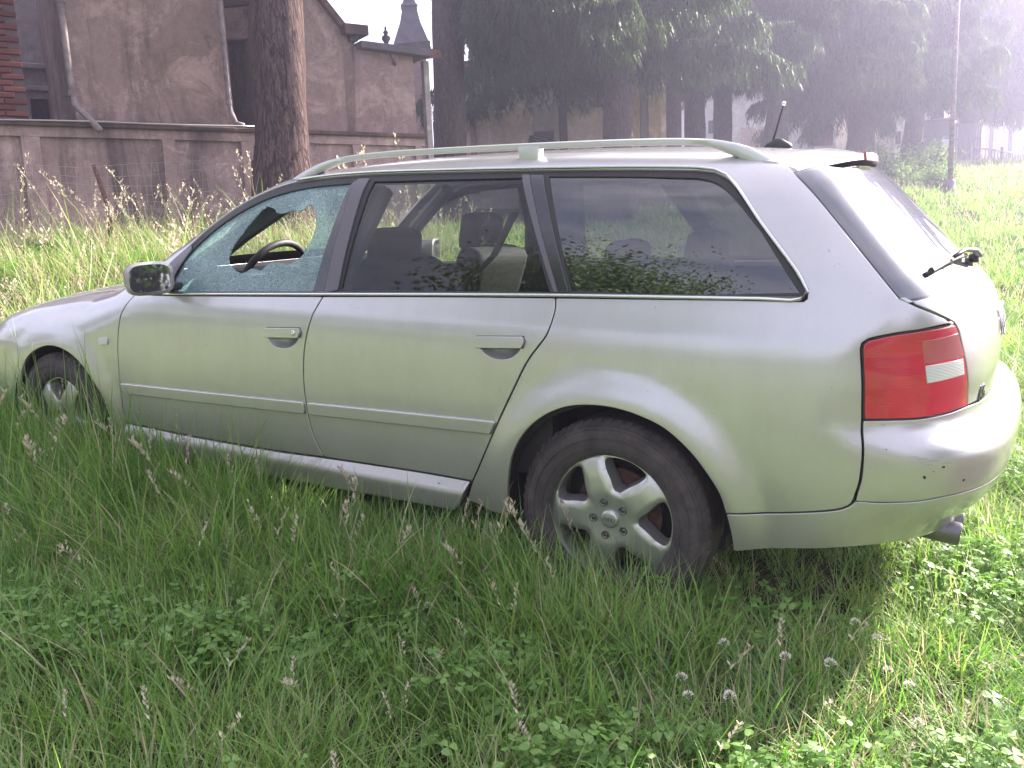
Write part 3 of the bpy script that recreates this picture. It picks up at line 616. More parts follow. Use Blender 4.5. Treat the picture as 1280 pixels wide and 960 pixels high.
# shrubs at the edge of the meadow
def leaf_blob(seed, n, rx, ry, rz, lw, ll, lumps=7):
    g = np.random.default_rng(seed); C_ = g.normal(0, 1, (lumps, 3)); C_ /= np.linalg.norm(C_, axis=1)[:, None]; C_ *= g.uniform(.3, .75, (lumps, 1)); C_[:, 2] = abs(C_[:, 2])
    c = C_[g.integers(0, lumps, n)]+g.normal(0, .21, (n, 3)); c = c*np.array([rx, ry, rz])
    d = g.normal(0, 1, (n, 3)); d[:, 2] += .2; d /= np.linalg.norm(d, axis=1)[:, None]
    s = np.cross(d, g.normal(0, 1, (n, 3))); s /= np.linalg.norm(s, axis=1)[:, None]
    l = ll*g.uniform(.6, 1.3, (n, 1)); w = lw*g.uniform(.6, 1.3, (n, 1))
    return np.stack([c, c+d*l*.5+s*w*.5, c+d*l, c+d*l*.5-s*w*.5], 1)
shm = [quads_mesh('foliage', leaf_blob(20+i, 2600, .9, .9, 1.1, .05, .10, 9), MA['bushleaf']) for i in range(2)]
def bush(name, x, y, sx, sz, i, label, group, cat='bush', meshes=None, rot=0):
    o = empty(name, (x, y, ground1(x, y)), rot, label, cat, group)
    c = link(bpy.data.objects.new('foliage', (meshes or shm)[i % 2]), o); c.scale = (sx, sx, sz); c.location = (0, 0, .05*sz)
    m_ = MB()
    for k in range(5):
        a = k*1.3+i; m_.tube([(0, 0, -.15), (.2*sx*math.cos(a), .2*sx*math.sin(a), .4*sz), (.5*sx*math.cos(a), .5*sx*math.sin(a), .85*sz)], [.03*sx, .02*sx, .008*sx], 5, cap=False)
    m_.build('stems', MA['bark2'], o); return o
for i, (px, dep, sx, sz, lb) in enumerate([(1098, 25, 1.0, .95, 'low leafy bush right against the car rear window edge'), (1128, 24, .95, .8, 'low yellow green bush below the leaning trunk'), (1160, 26, 1.1, 1.15, 'tallest leafy bush left of the lamp post foot'),
                                      (1176, 23.5, .7, .75, 'small leafy bush at the lamp post foot'), (1085, 30, 1.1, 1.0, 'pinkish hazy bush behind the car spoiler')]):
    p = pt(px, 260, dep); bush('bush', p[0], p[1], sx, sz, i, lb, 'bushes along the meadow edge', rot=i)
# broadleaf trees and hedge on the near side of the meadow, seen in the car's windows
tm = [quads_mesh('foliage', leaf_blob(40+i, 42000, 3.0, 3.0, 3.2, .06, .10, 24), MA['treeleaf']) for i in range(2)]
for i, (x, y, s, h, lb) in enumerate([(-7.5, -17, 1.1, 2.6, 'broadleaf tree across the meadow from the car front'), (-1.1, -8.9, 1.05, 5.3, 'tall broadleaf tree on the near side opposite the driver door'), (14.2, -2.9, 1.25, 2.4, 'low broadleaf tree beyond the boot of the car'),
                              (11, -15, 1.2, 2.8, 'broadleaf tree behind the photographer to the right'), (-13, -15, 1.2, 2.8, 'broadleaf tree far along the near side'), (-21, -9, 1.2, 2.8, 'broadleaf tree at the far end of the near side')]):
    o = empty('broadleaf_tree', (x, y, ground1(x, y)), i, lb, 'tree', 'trees on the near side of the meadow')
    c = link(bpy.data.objects.new('crown', tm[i % 2]), o); c.location = (0, 0, h); c.scale = (s, s, s)
    trunk_mb([(0, 0, -.4), (0, .1, 1.0), (.2, 0, h), (.3, .1, h+2.4*s)], [.28*s, .22*s, .17*s, .05*s], 12, seed=i).build('trunk', MA['bark2'], o, True)
    m_ = MB()
    for k in range(6):
        a = k*1.1+i; m_.tube([(.15, .05, h*.8), (1.1*s*math.cos(a), 1.1*s*math.sin(a), h+1.2*s), (2.0*s*math.cos(a), 2.0*s*math.sin(a), h+2.3*s)], [.08*s, .05*s, .02*s], 6, cap=False)
    m_.build('limbs', MA['bark2'], o)
hm = [quads_mesh('foliage', leaf_blob(60+i, 3500, 1.4, 1.1, 1.2, .09, .16, 10), MA['treeleaf']) for i in range(2)]
for i in range(9):
    x = -14+i*3.1; y = -11.8+random.uniform(-.8, .8)
    bush('shrub', x, y, random.uniform(.9, 1.3), random.uniform(.9, 1.35), i, 'hedge shrub on the near side of the meadow, ' + ('at its far left end', 'far ahead of the car', 'just ahead of the bonnet', 'opposite the front wheel', 'opposite the front door', 'opposite the rear wheel', 'opposite the rear bumper', 'just behind the boot', 'at its far right end')[i], 'shrubs in the hedge on the near side', 'shrub', hm, rot=i)

# ------------------------------------------------------------------ the car: one smooth body surface, cut into panels
def smax(a, b, k):
    h = np.maximum(k-np.abs(a-b), 0)/k; return np.maximum(a, b)+h*h*k*.25
def smin(a, b, k): return -smax(-a, -b, k)
def spl(xs, ys):
    xs = np.array(xs, float); ys = np.array(ys, float); d = np.diff(ys)/np.diff(xs); m = np.zeros_like(ys)
    m[1:-1] = (d[:-1]*np.diff(xs)[1:]+d[1:]*np.diff(xs)[:-1])/(xs[2:]-xs[:-2]); m[0] = d[0]; m[-1] = d[-1]
    def f(t):
        t = np.asarray(t, float); i = np.clip(np.searchsorted(xs, t)-1, 0, len(xs)-2); h = xs[i+1]-xs[i]; u = (t-xs[i])/h
        v = (2*u**3-3*u**2+1)*ys[i]+(u**3-2*u**2+u)*h*m[i]+(-2*u**3+3*u**2)*ys[i+1]+(u**3-u**2)*h*m[i+1]
        return np.where(t < xs[0], ys[0]+(t-xs[0])*m[0], np.where(t > xs[-1], ys[-1]+(t-xs[-1])*m[-1], v))
    return f
Wz = spl([.10, .20, .32, .45, .58, .70, .80, .872, .892, .94, .98, 1.10, 1.25, 1.38, 1.5], [.835, .865, .888, .900, .905, .906, .904, .899, .896, .880, .863, .812, .735, .655, .57])
Wx = spl([-1.0, -.8, -.5, -.1, .4, 1.2, 2.0, 2.7, 3.2, 3.6, 3.9], [-.17, -.10, -.045, -.018, -.008, 0, 0, -.002, -.012, -.04, -.085])
zhood = spl([-1.0, -.9, -.7, -.4, 0, .4, .7, 1.0, 4.2], [.64, .70, .785, .868, .937, .985, 1.035, 1.12, 1.12])
zroof = spl([.8, 1.2, 1.6, 2.1, 2.6, 3.0, 3.3, 3.6, 3.9], [1.365, 1.432, 1.464, 1.478, 1.474, 1.456, 1.428, 1.385, 1.32])
Xr = spl([.15, .28, .38, .46, .55, .63, .675, .72, .80, .90, .97, 1.03, 1.10, 1.2, 1.3, 1.38, 1.5], [3.62, 3.70, 3.775, 3.835, 3.858, 3.845, 3.79, 3.782, 3.785, 3.772, 3.745, 3.694, 3.624, 3.525, 3.426, 3.346, 3.226])
def F(x, y, z):
    a = np.abs(y); rr = np.sqrt((x-2.775)**2+(z-.30)**2); rf = np.sqrt(x**2+(z-.30)**2)
    st = lambda r: sms((.50-r)/.11)
    side = (a-(Wz(z)+Wx(x)+.022*st(rr)+.016*st(rf)))*.97
    hc = 1-np.clip((x-.2)/.6, 0, 1)
    hood = z-(zhood(x)-hc*(.035*(a/.8)**2+.05*(a/.8)**6))
    front = (-.93+.26*(a/.85)**2.6+.05*((z-.5)/.3)**2)-x
    tz = sms((z-.86)/.20)
    rear = (x-(Xr(z)-(1-tz)*(.035*(a/.6)**2+.20*(a/.87)**6)-tz*.0634*(a/.7)**2.4))*(.9-.19*tz)
    lower = smax(hood*.9, front*.9, .16)
    roof = z-(zroof(x)-.045*(a/.6)**2)
    ws = (.27-x)*.50+(z-.93)*.866+.06*(a/.7)**2
    green = np.maximum(smax(roof, ws, .08), .96-z)
    return smax(smax(side, smax(smin(lower, green, .05), rear, .055), .10), .17-z, .06)
def FP(P): return F(P[:, 0], P[:, 1], P[:, 2])
def grad(P, e=2e-4):
    E = np.eye(3)*e; g = np.stack([FP(P+E[i])-FP(P-E[i]) for i in range(3)], 1); return g/np.maximum(np.linalg.norm(g, axis=1), 1e-9)[:, None]
def hit(o, d, length, n=70):
    ts = np.linspace(0, length, n); lo = np.zeros(len(o)); hi = np.full(len(o), float(length)); found = np.zeros(len(o), bool)
    for k in range(1, n):
        c = FP(o+ts[k]*d) <= 0; mk = c & ~found; lo[mk] = ts[k-1]; hi[mk] = ts[k]; found |= mk
    for _ in range(26):
        mid = .5*(lo+hi); c = FP(o+mid[:, None]*d) > 0; lo = np.where(c, mid, lo); hi = np.where(c, hi, mid)
    return o+hi[:, None]*d
D={
'dlo_top':[(0.755,-0.85,0.985),(0.762,-0.824,1.052),(0.856,-0.779,1.136),(0.952,-0.689,1.245),(1.12,-0.655,1.325),(1.309,-0.625,1.376),(1.47,-0.618,1.389),(1.676,-0.62,1.395),(2.036,-0.63,1.392),(2.482,-0.638,1.385),(2.746,-0.64,1.378),(2.948,-0.642,1.369),(2.999,-0.648,1.362),(3.037,-0.662,1.347),(3.077,-0.688,1.314),(3.167,-0.744,1.215),(3.3,-0.811,1.065),(3.319,-0.821,1.038),(3.312,-0.827,1.023)],
'dlo_bot':[(0.781,-0.875,0.944),(1.634,-0.866,0.975),(2.56,-0.852,1.005),(3.313,-0.829,1.02)],
'belt_lo':[(0.58,-0.867,0.924),(0.809,-0.88,0.934),(1.638,-0.871,0.962),(2.562,-0.857,0.993),(3.314,-0.832,1.011)],
'bpil_f':[(1.615,-0.655,1.365),(1.58,-0.865,0.977)],
'bpil_r1':[(1.634,-0.635,1.382),(1.635,-0.867,0.973)],
'bpil_r2':[(1.69,-0.638,1.382),(1.697,-0.861,0.986)],
'cpil1':[(2.344,-0.648,1.376),(2.562,-0.849,1.011)],
'cpil2':[(2.375,-0.649,1.375),(2.579,-0.851,1.007)],
'cpil3':[(2.426,-0.65,1.374),(2.614,-0.849,1.011)],
'dpil_seam':[(3.176,-0.574,1.395),(3.225,-0.632,1.358),(3.367,-0.72,1.222),(3.518,-0.788,1.059),(3.548,-0.796,1.025)],
'tg_gap':[(3.548,-0.796,1.025),(3.598,-0.78,1.001),(3.644,-0.742,0.977),(3.678,-0.682,0.95)],
'hole':[(1.132,-0.77,1.185),(1.179,-0.731,1.255),(1.213,-0.705,1.295),(1.301,-0.728,1.263),(1.353,-0.725,1.269),(1.42,-0.72,1.277),(1.452,-0.711,1.292),(1.497,-0.737,1.247),(1.509,-0.768,1.19),(1.491,-0.796,1.134),(1.477,-0.813,1.1),(1.455,-0.818,1.088),(1.408,-0.826,1.07),(1.33,-0.822,1.079),(1.29,-0.835,1.049),(1.234,-0.835,1.048),(1.184,-0.842,1.03),(1.125,-0.832,1.054),(1.096,-0.816,1.09),(1.099,-0.793,1.139)],
'ind':[(3.607,-0.788,0.914),(3.685,-0.674,0.925),(3.705,-0.649,0.858),(3.616,-0.78,0.85)],
'rev':[(3.618,-0.779,0.848),(3.701,-0.659,0.854),(3.708,-0.651,0.808),(3.626,-0.775,0.798)],
'hub':[(2.784,-0.909,0.333)],
'fhub':[(0.047,-0.898,0.384)],
'badge':[(3.732,-0.581,0.718),(3.734,-0.572,0.753),(3.76,-0.431,0.735),(3.759,-0.446,0.704)],
'spoil_lo':[(3.229,-0.635,1.355),(3.291,-0.553,1.377),(3.316,-0.338,1.389)],
'scuff':[(3.616,-0.831,0.61),(3.657,-0.806,0.613),(3.704,-0.771,0.593),(3.705,-0.77,0.577),(3.633,-0.823,0.571)],
'fender_gap':[(0.576,-0.863,0.927),(0.543,-0.887,0.88),(0.51,-0.896,0.828),(0.478,-0.899,0.713),(0.459,-0.897,0.527),(0.462,-0.893,0.419)],
'mid_gap':[(1.635,-0.868,0.97),(1.601,-0.897,0.891),(1.565,-0.905,0.786),(1.548,-0.907,0.665),(1.552,-0.905,0.55),(1.573,-0.9,0.436),(1.597,-0.889,0.321)],
'rear_gap':[(2.576,-0.856,0.995),(2.58,-0.87,0.962),(2.576,-0.885,0.926),(2.563,-0.897,0.882),(2.5,-0.904,0.798),(2.441,-0.906,0.69),(2.382,-0.907,0.577),(2.332,-0.904,0.475),(2.269,-0.891,0.345)],
'sill_top':[(1.399,-0.893,0.351),(1.608,-0.893,0.356),(2.059,-0.893,0.363),(2.271,-0.893,0.363)],
'rub_top':[(0.462,-0.897,0.542),(1.378,-0.905,0.561),(2.389,-0.907,0.588)],
'rub_bot':[(1.372,-0.904,0.516),(2.363,-0.907,0.539)],
'arch':[(2.42,-0.906,0.295),(2.429,-0.918,0.395),(2.45,-0.924,0.485),(2.494,-0.926,0.561),(2.559,-0.927,0.622),(2.637,-0.927,0.662),(2.713,-0.926,0.677),(2.803,-0.925,0.677),(2.883,-0.924,0.661),(2.959,-0.923,0.632),(3.035,-0.92,0.573),(3.087,-0.917,0.512),(3.125,-0.913,0.454),(3.144,-0.909,0.397),(3.159,-0.901,0.327),(3.165,-0.893,0.281)],
'farch':[(-0.293,-0.892,0.493),(-0.259,-0.895,0.547),(-0.194,-0.899,0.607),(-0.11,-0.904,0.648),(-0.006,-0.908,0.672),(0.1,-0.91,0.663),(0.191,-0.911,0.626),(0.255,-0.911,0.573),(0.318,-0.909,0.499),(0.363,-0.906,0.433)],
'skirt_bot':[(3.165,-0.893,0.281),(3.358,-0.867,0.316),(3.485,-0.837,0.336),(3.58,-0.783,0.346),(3.637,-0.718,0.348)],
'skirt_edge':[(3.637,-0.718,0.348),(3.688,-0.671,0.378),(3.739,-0.643,0.425),(3.797,-0.593,0.503)],
'seam':[(3.144,-0.909,0.399),(3.254,-0.883,0.411),(3.42,-0.876,0.443),(3.458,-0.873,0.458),(3.482,-0.872,0.479),(3.543,-0.856,0.481),(3.63,-0.817,0.486),(3.692,-0.772,0.495),(3.747,-0.702,0.499),(3.804,-0.571,0.502)],
'bumper_gap':[(3.482,-0.872,0.479),(3.494,-0.873,0.537),(3.489,-0.862,0.672),(3.488,-0.859,0.703)],
'lamp':[(3.473,-0.859,0.895),(3.475,-0.857,0.908),(3.487,-0.852,0.918),(3.541,-0.831,0.932),(3.608,-0.789,0.942),(3.677,-0.683,0.95),(3.687,-0.668,0.928),(3.704,-0.65,0.865),(3.718,-0.63,0.793),(3.723,-0.607,0.713),(3.689,-0.685,0.709),(3.624,-0.775,0.704),(3.556,-0.826,0.704),(3.488,-0.859,0.703)],
'rg_left':[(3.225,-0.632,1.358),(3.367,-0.72,1.222),(3.518,-0.788,1.059),(3.545,-0.796,1.029),(3.569,-0.789,1.02),(3.595,-0.768,1.021),(3.643,-0.649,1.027),(3.676,-0.386,1.033),(3.681,-0.181,1.041)],
'handle_f':[(1.378,-0.903,0.832),(1.54,-0.903,0.841),(1.53,-0.905,0.79),(1.448,-0.906,0.761),(1.384,-0.905,0.78)],
'handle_r':[(2.313,-0.901,0.857),(2.479,-0.899,0.867),(2.471,-0.903,0.821),(2.398,-0.904,0.79),(2.326,-0.903,0.811)],
'repeater':[(0.349,-0.897,0.736),(0.422,-0.898,0.74),(0.416,-0.898,0.701),(0.342,-0.897,0.696)],
'fdg':[(0.817,-0.873,0.95),(0.807,-0.846,1.003),(0.876,-0.798,1.116),(1.001,-0.736,1.225),(1.181,-0.686,1.312),(1.369,-0.658,1.354),(1.615,-0.65,1.37),(1.58,-0.865,0.977)],
'rdg':[(1.715,-0.649,1.373),(1.706,-0.861,0.987),(2.551,-0.851,1.008),(2.347,-0.655,1.37),(2.05,-0.652,1.372)],
'qg':[(2.619,-0.848,1.014),(3.303,-0.824,1.032),(3.169,-0.751,1.202),(3.06,-0.694,1.307),(3.006,-0.67,1.34),(2.949,-0.66,1.353),(2.753,-0.657,1.362),(2.446,-0.653,1.371)],
'wip':[(3.598,-0.629,1.077),(3.633,-0.419,1.073),(3.671,0.024,1.054)],
'glint':[(3.281,-0.619,1.354)],
}

class Typ:
    def __init__(s, kind, z0=.9, sc=.8, cx=0.): s.k = kind; s.z0 = z0; s.sc = sc; s.cx = cx
    def uv(s, P):
        P = np.atleast_2d(np.array(P, float)); x, y, z = P.T; k = s.k
        if k == 'side': return np.stack([x, z], 1)
        if k == 'sec': return np.stack([x, np.arctan2(z-s.z0, -y)*s.sc], 1)
        if k == 'rear': return np.stack([np.arctan2(x-3.0, -y)*s.sc, z], 1)
        if k == 'front': return np.stack([np.arctan2(-(x+.05), -y)*s.sc, z], 1)
        if k == 'sph': return np.stack([np.arctan2(x-s.cx, -y), np.arctan2(z-s.z0, np.hypot(x-s.cx, y))], 1)*s.sc
        if k == 'top': return np.stack([x, y], 1)
        return np.stack([y, z], 1)                                # back / ws
    def surf(s, uv):
        u, v = uv.T; k = s.k; o0 = np.zeros_like(u)
        if k == 'side': o = np.stack([u, o0-1.3, v], 1); d = np.stack([o0, o0+1, o0], 1); Ln = 1.25
        elif k == 'sec':
            t = v/s.sc; d = np.stack([o0, np.cos(t), -np.sin(t)], 1); o = np.stack([u, o0, o0+s.z0], 1)-d*1.5; Ln = 1.48
        elif k == 'rear':
            t = u/s.sc; d = np.stack([-np.sin(t), np.cos(t), o0], 1); o = np.stack([o0+3.0, o0, v], 1)-d*1.4; Ln = 1.38
        elif k == 'front':
            t = u/s.sc; d = np.stack([np.sin(t), np.cos(t), o0], 1); o = np.stack([o0-.05, o0, v], 1)-d*1.5; Ln = 1.48
        elif k == 'sph':
            a, e = u/s.sc, v/s.sc; d = -np.stack([np.sin(a)*np.cos(e), -np.cos(a)*np.cos(e), np.sin(e)], 1); o = np.array([[s.cx, 0, s.z0]])-d*1.5; Ln = 1.47
        elif k == 'top': o = np.stack([u, v, o0+1.9], 1); d = np.stack([o0, o0, o0-1], 1); Ln = 1.6
        elif k == 'back': o = np.stack([o0+4.6, u, v], 1); d = np.stack([o0-1, o0, o0], 1); Ln = 3
        else: o = np.stack([o0-2.0, u, v], 1); d = np.stack([o0+1, o0, o0], 1); Ln = 4
        return hit(o, d, Ln)
SIDE = Typ('side'); SEC = Typ('sec'); FSEC = Typ('sec', .45); REAR = Typ('rear'); FRONT = Typ('front'); TOP = Typ('top'); QUART = Typ('sph', .55, .9, 2.85); TAIL = Typ('sph', .40, .85, 3.0); BACK = Typ('back'); WS = Typ('ws')
def smooth_pts(P, step):
    P = np.array(P, float); n = len(P)
    if n == 2:
        m = max(int(np.linalg.norm(P[1]-P[0])/step), 1); return P[0]+(P[1]-P[0])*np.linspace(0, 1, m+1)[:, None]
    E = np.vstack([2*P[0]-P[1], P, 2*P[-1]-P[-2]]); out = []
    for i in range(n-1):
        a, b, c, d = E[i:i+4]; m = max(int(np.linalg.norm(c-b)/step), 1)
        # centripetal catmull-rom
        t = [0]
        for q, r in ((a, b), (b, c), (c, d)): t.append(t[-1]+max(np.linalg.norm(r-q), 1e-4)**.5)
        for k in range(m):
            u = t[1]+(t[2]-t[1])*k/m
            A1 = (t[1]-u)/(t[1]-t[0])*a+(u-t[0])/(t[1]-t[0])*b; A2 = (t[2]-u)/(t[2]-t[1])*b+(u-t[1])/(t[2]-t[1])*c; A3 = (t[3]-u)/(t[3]-t[2])*c+(u-t[2])/(t[3]-t[2])*d
            B1 = (t[2]-u)/(t[2]-t[0])*A1+(u-t[0])/(t[2]-t[0])*A2; B2 = (t[3]-u)/(t[3]-t[1])*A2+(u-t[1])/(t[3]-t[1])*A3
            out.append((t[2]-u)/(t[2]-t[1])*B1+(u-t[1])/(t[2]-t[1])*B2)
    out.append(P[-1]); return np.array(out)
def loop_uv(typ, segs, step, shrink):
    """segs: list of point lists (3-D). a tuple (pts, 0) keeps that edge where it is. returns the closed outline in the panel's own map"""
    pts = []; keep = []
    for s in segs:
        fix = isinstance(s, tuple); P = typ.uv(smooth_pts(s[0] if fix else s, step))
        pts.append(P[:-1]); keep += [fix]*(len(P)-1)
    P = np.vstack(pts); keep = np.array(keep)
    d = np.linalg.norm(P-np.roll(P, 1, 0), axis=1); ok = d > 1e-4; P = P[ok]; keep = keep[ok]
    area = .5*np.sum(P[:, 0]*np.roll(P[:, 1], -1)-np.roll(P[:, 0], -1)*P[:, 1])
    if area < 0: P = P[::-1].copy(); keep = np.roll(keep[::-1], -1)
    if shrink:
        e1 = P-np.roll(P, 1, 0); e2 = np.roll(P, -1, 0)-P
        n1 = np.stack([-e1[:, 1], e1[:, 0]], 1); n2 = np.stack([-e2[:, 1], e2[:, 0]], 1)
        n1 /= np.linalg.norm(n1, axis=1)[:, None]; n2 /= np.linalg.norm(n2, axis=1)[:, None]
        k1 = np.roll(keep, 1); w1 = np.where(k1, 0, shrink)[:, None]; w2 = np.where(keep, 0, shrink)[:, None]
        dot = np.sum(n1*n2, 1)[:, None]; den = np.maximum(1+dot, .4)
        same = (w1 == w2)
        P = P+np.where(same, (n1+n2)/den*w1, n1*w1+n2*w2)
    return P
def inside(P, poly):
    x, y = P.T; r = np.zeros(len(P), bool); a = poly; b = np.roll(poly, -1, 0)
    for (x0, y0), (x1, y1) in zip(a, b):
        if y0 == y1: continue
        c = ((y0 > y) != (y1 > y)) & (x < (x1-x0)*(y-y0)/(y1-y0)+x0); r ^= c
    return r
CAR = empty('station_wagon', (0, 0, 0), 0, 'silver estate car with a smashed front side window parked in long grass', 'car')
MC = Matrix(((.99914, .00501, .04114, 0), (-.00403, .99971, -.02378, 0), (-.04125, .0236, .99887, 0), (0, 0, 0, 1)))
CAR.matrix_world = MC
def flip_mesh(me, name):
    m2 = me.copy(); m2.name = name; n = len(m2.vertices); co = np.empty(n*3, np.float32); m2.vertices.foreach_get('co', co)
    has = m2.has_custom_normals; nr = None
    co = co.reshape(-1, 3)
    if has:
        vn = np.zeros(len(me.loops)*3, np.float32); me.corner_normals.foreach_get('vector', vn); vn = vn.reshape(-1, 3)
        per = np.zeros((n, 3), np.float32); li = np.empty(len(me.loops), np.int32); me.loops.foreach_get('vertex_index', li); per[li] = vn; per[:, 1] *= -1
    co[:, 1] *= -1; m2.vertices.foreach_set('co', co.reshape(-1)); m2.flip_normals()
    if has: m2.normals_split_custom_set_from_vertices([tuple(q) for q in per])
    m2.update(); return m2
def panel(name, typ, segs, m, parent, off=0., h=.03, holes=(), rim=.014, shrink=.0022, mirror=True, step=.014, offf=None, back=False, mpar=None, edge=.0022):
    outer = loop_uv(typ, segs, step, shrink+(edge if rim else 0)); hl = [loop_uv(typ, q, step, 0) if not isinstance(q, np.ndarray) else q for q in holes]
    V = [outer]+hl; E = []; n0 = 0
    for P in V: E += [(n0+i, n0+(i+1) % len(P)) for i in range(len(P))]; n0 += len(P)
    lo, hi = outer.min(0), outer.max(0)
    gx_, gy_ = np.meshgrid(np.arange(lo[0]+h*.5, hi[0], h), np.arange(lo[1]+h*.43, hi[1], h*.866), indexing='ij')
    gx_ = gx_+(np.arange(gx_.shape[1]) % 2)[None, :]*h*.5; G = np.stack([gx_.ravel(), gy_.ravel()], 1)
    k = inside(G, outer)
    for q in hl: k &= ~inside(G, q)
    G = G[k]; B = np.vstack(V)
    if len(G):
        dm = np.full(len(G), 9.)
        for b in B: dm = np.minimum(dm, (G[:, 0]-b[0])**2+(G[:, 1]-b[1])**2)
        G = G[dm > (h*.5)**2]
    A = np.vstack(V+[G]) if len(G) else B
    vs, _, fs, *_ = delaunay_2d_cdt([Vector(p) for p in A], E, [], 0, 1e-6)
    vs = np.array([tuple(v) for v in vs]); fs = [f for f in fs]
    T = np.array([tuple(f) for f in fs]); cen = vs[T].mean(1); k = inside(cen, outer)
    for q in hl: k &= ~inside(cen, q)
    T = T[k]
    S = typ.surf(vs); Nn = grad(S); o_ = off if offf is None else offf(vs, S); S2 = S+Nn*(np.asarray(o_).reshape(-1, 1) if offf is not None else off)
    # outward winding
    ua = vs[T]; ar = (ua[:, 1, 0]-ua[:, 0, 0])*(ua[:, 2, 1]-ua[:, 0, 1])-(ua[:, 1, 1]-ua[:, 0, 1])*(ua[:, 2, 0]-ua[:, 0, 0]); T = T[np.abs(ar) > 2e-8]; ar = ar[np.abs(ar) > 2e-8]; T[ar < 0] = T[ar < 0][:, ::-1]
    a, b, c = S2[T[:, 0]], S2[T[:, 1]], S2[T[:, 2]]; fn = np.cross(b-a, c-a)
    if np.sum(fn*Nn[T[:, 0]]) < 0: T = T[:, ::-1].copy()
    verts = list(S2); norms = list(Nn); faces = [tuple(t) for t in T]
    if rim:
        cnt = {}
        for t in faces:
            for i in range(3): cnt[(t[i], t[(i+1) % 3])] = 1
        bd = [e for e in cnt if (e[1], e[0]) not in cnt]; top = {}; bot = {}
        def rn(e): q = np.cross(S2[e[1]]-S2[e[0]], Nn[e[0]]); return q/max(np.linalg.norm(q), 1e-9)
        acc = {}
        for e in bd:
            q = rn(e)
            for i in e: acc[i] = acc.get(i, 0)+q
        mid = {}; ch = min(edge, rim*.5)
        for i, q in acc.items():
            q = q/max(np.linalg.norm(q), 1e-9); n_ = Nn[i]
            mid[i] = len(verts); verts.append(S2[i]+q*ch-n_*ch); norms.append((q*.8+n_*.6)); top[i] = len(verts); verts.append(S2[i]+q*ch-n_*ch); norms.append(q); bot[i] = len(verts); verts.append(S2[i]+q*ch-n_*rim); norms.append(q)
        for e in bd: faces.append((e[1], e[0], mid[e[0]], mid[e[1]])); faces.append((top[e[1]], top[e[0]], bot[e[0]], bot[e[1]]))
    if back:                                                       # closed underside (glass, lenses)
        n1 = len(verts); 
        for i in range(len(S2)): verts.append(S2[i]-Nn[i]*back); norms.append(-Nn[i])
        faces += [tuple(i+n1 for i in t[::-1]) for t in T]
    o = mesh_obj(name, verts, faces, m, parent, True)
    if offf is None: o.data.normals_split_custom_set_from_vertices([tuple(q) for q in norms])
    if mirror:
        mesh2 = flip_mesh(o.data, name); link(bpy.data.objects.new(name, mesh2), parent if mpar is None else mpar)
    return o
def mir(P): return [(x, -y, z) for x, y, z in P]
def twin(o, parent=None):
    return link(bpy.data.objects.new(o.name.split('.')[0], flip_mesh(o.data, o.data.name)), parent if parent is not None else o.parent)
ARC_R = D['arch']; ARC_F = D['farch']; PT = MA['paint']
fgap = [(.588, -.863, .929)]+D['fender_gap'][1:5]+[(.455, -.89, .44), (.458, -.888, .358)]
mgap = [D['mid_gap'][0]]+D['mid_gap'][1:6]+[(1.612, -.893, .357)]
mgap = [(1.638, -.871, .962)]+D['mid_gap'][1:6]+[(1.612, -.893, .357)]
rgap = [(2.573, -.857, .9935)]+D['rear_gap'][1:8]+[(2.273, -.891, .362)]
belt = D['belt_lo']
# front wing
hs_ = [(x, -.69, float(zhood(x))-.06) for x in (.54, .3, 0, -.3, -.55)]
wing = panel('front_wing', FSEC, [fgap, [(.458, -.888, .358), (.44, -.885, .31), (.385, -.885, .30)], [(.385, -.885, .30), (.376, -.90, .38), (.363, -.906, .433)]+ARC_F[::-1][1:]+[(-.335, -.88, .42), (-.352, -.88, .33)],
     [(-.352, -.88, .33), (-.42, -.87, .36), (-.62, -.80, .47)], [(-.62, -.80, .47), (-.635, -.80, .60), (-.60, -.79, .70), (-.55, -.69, hs_[-1][2])], hs_[::-1], [hs_[0], (.57, -.80, .94), (.588, -.863, .929)]], PT, CAR, h=.035)
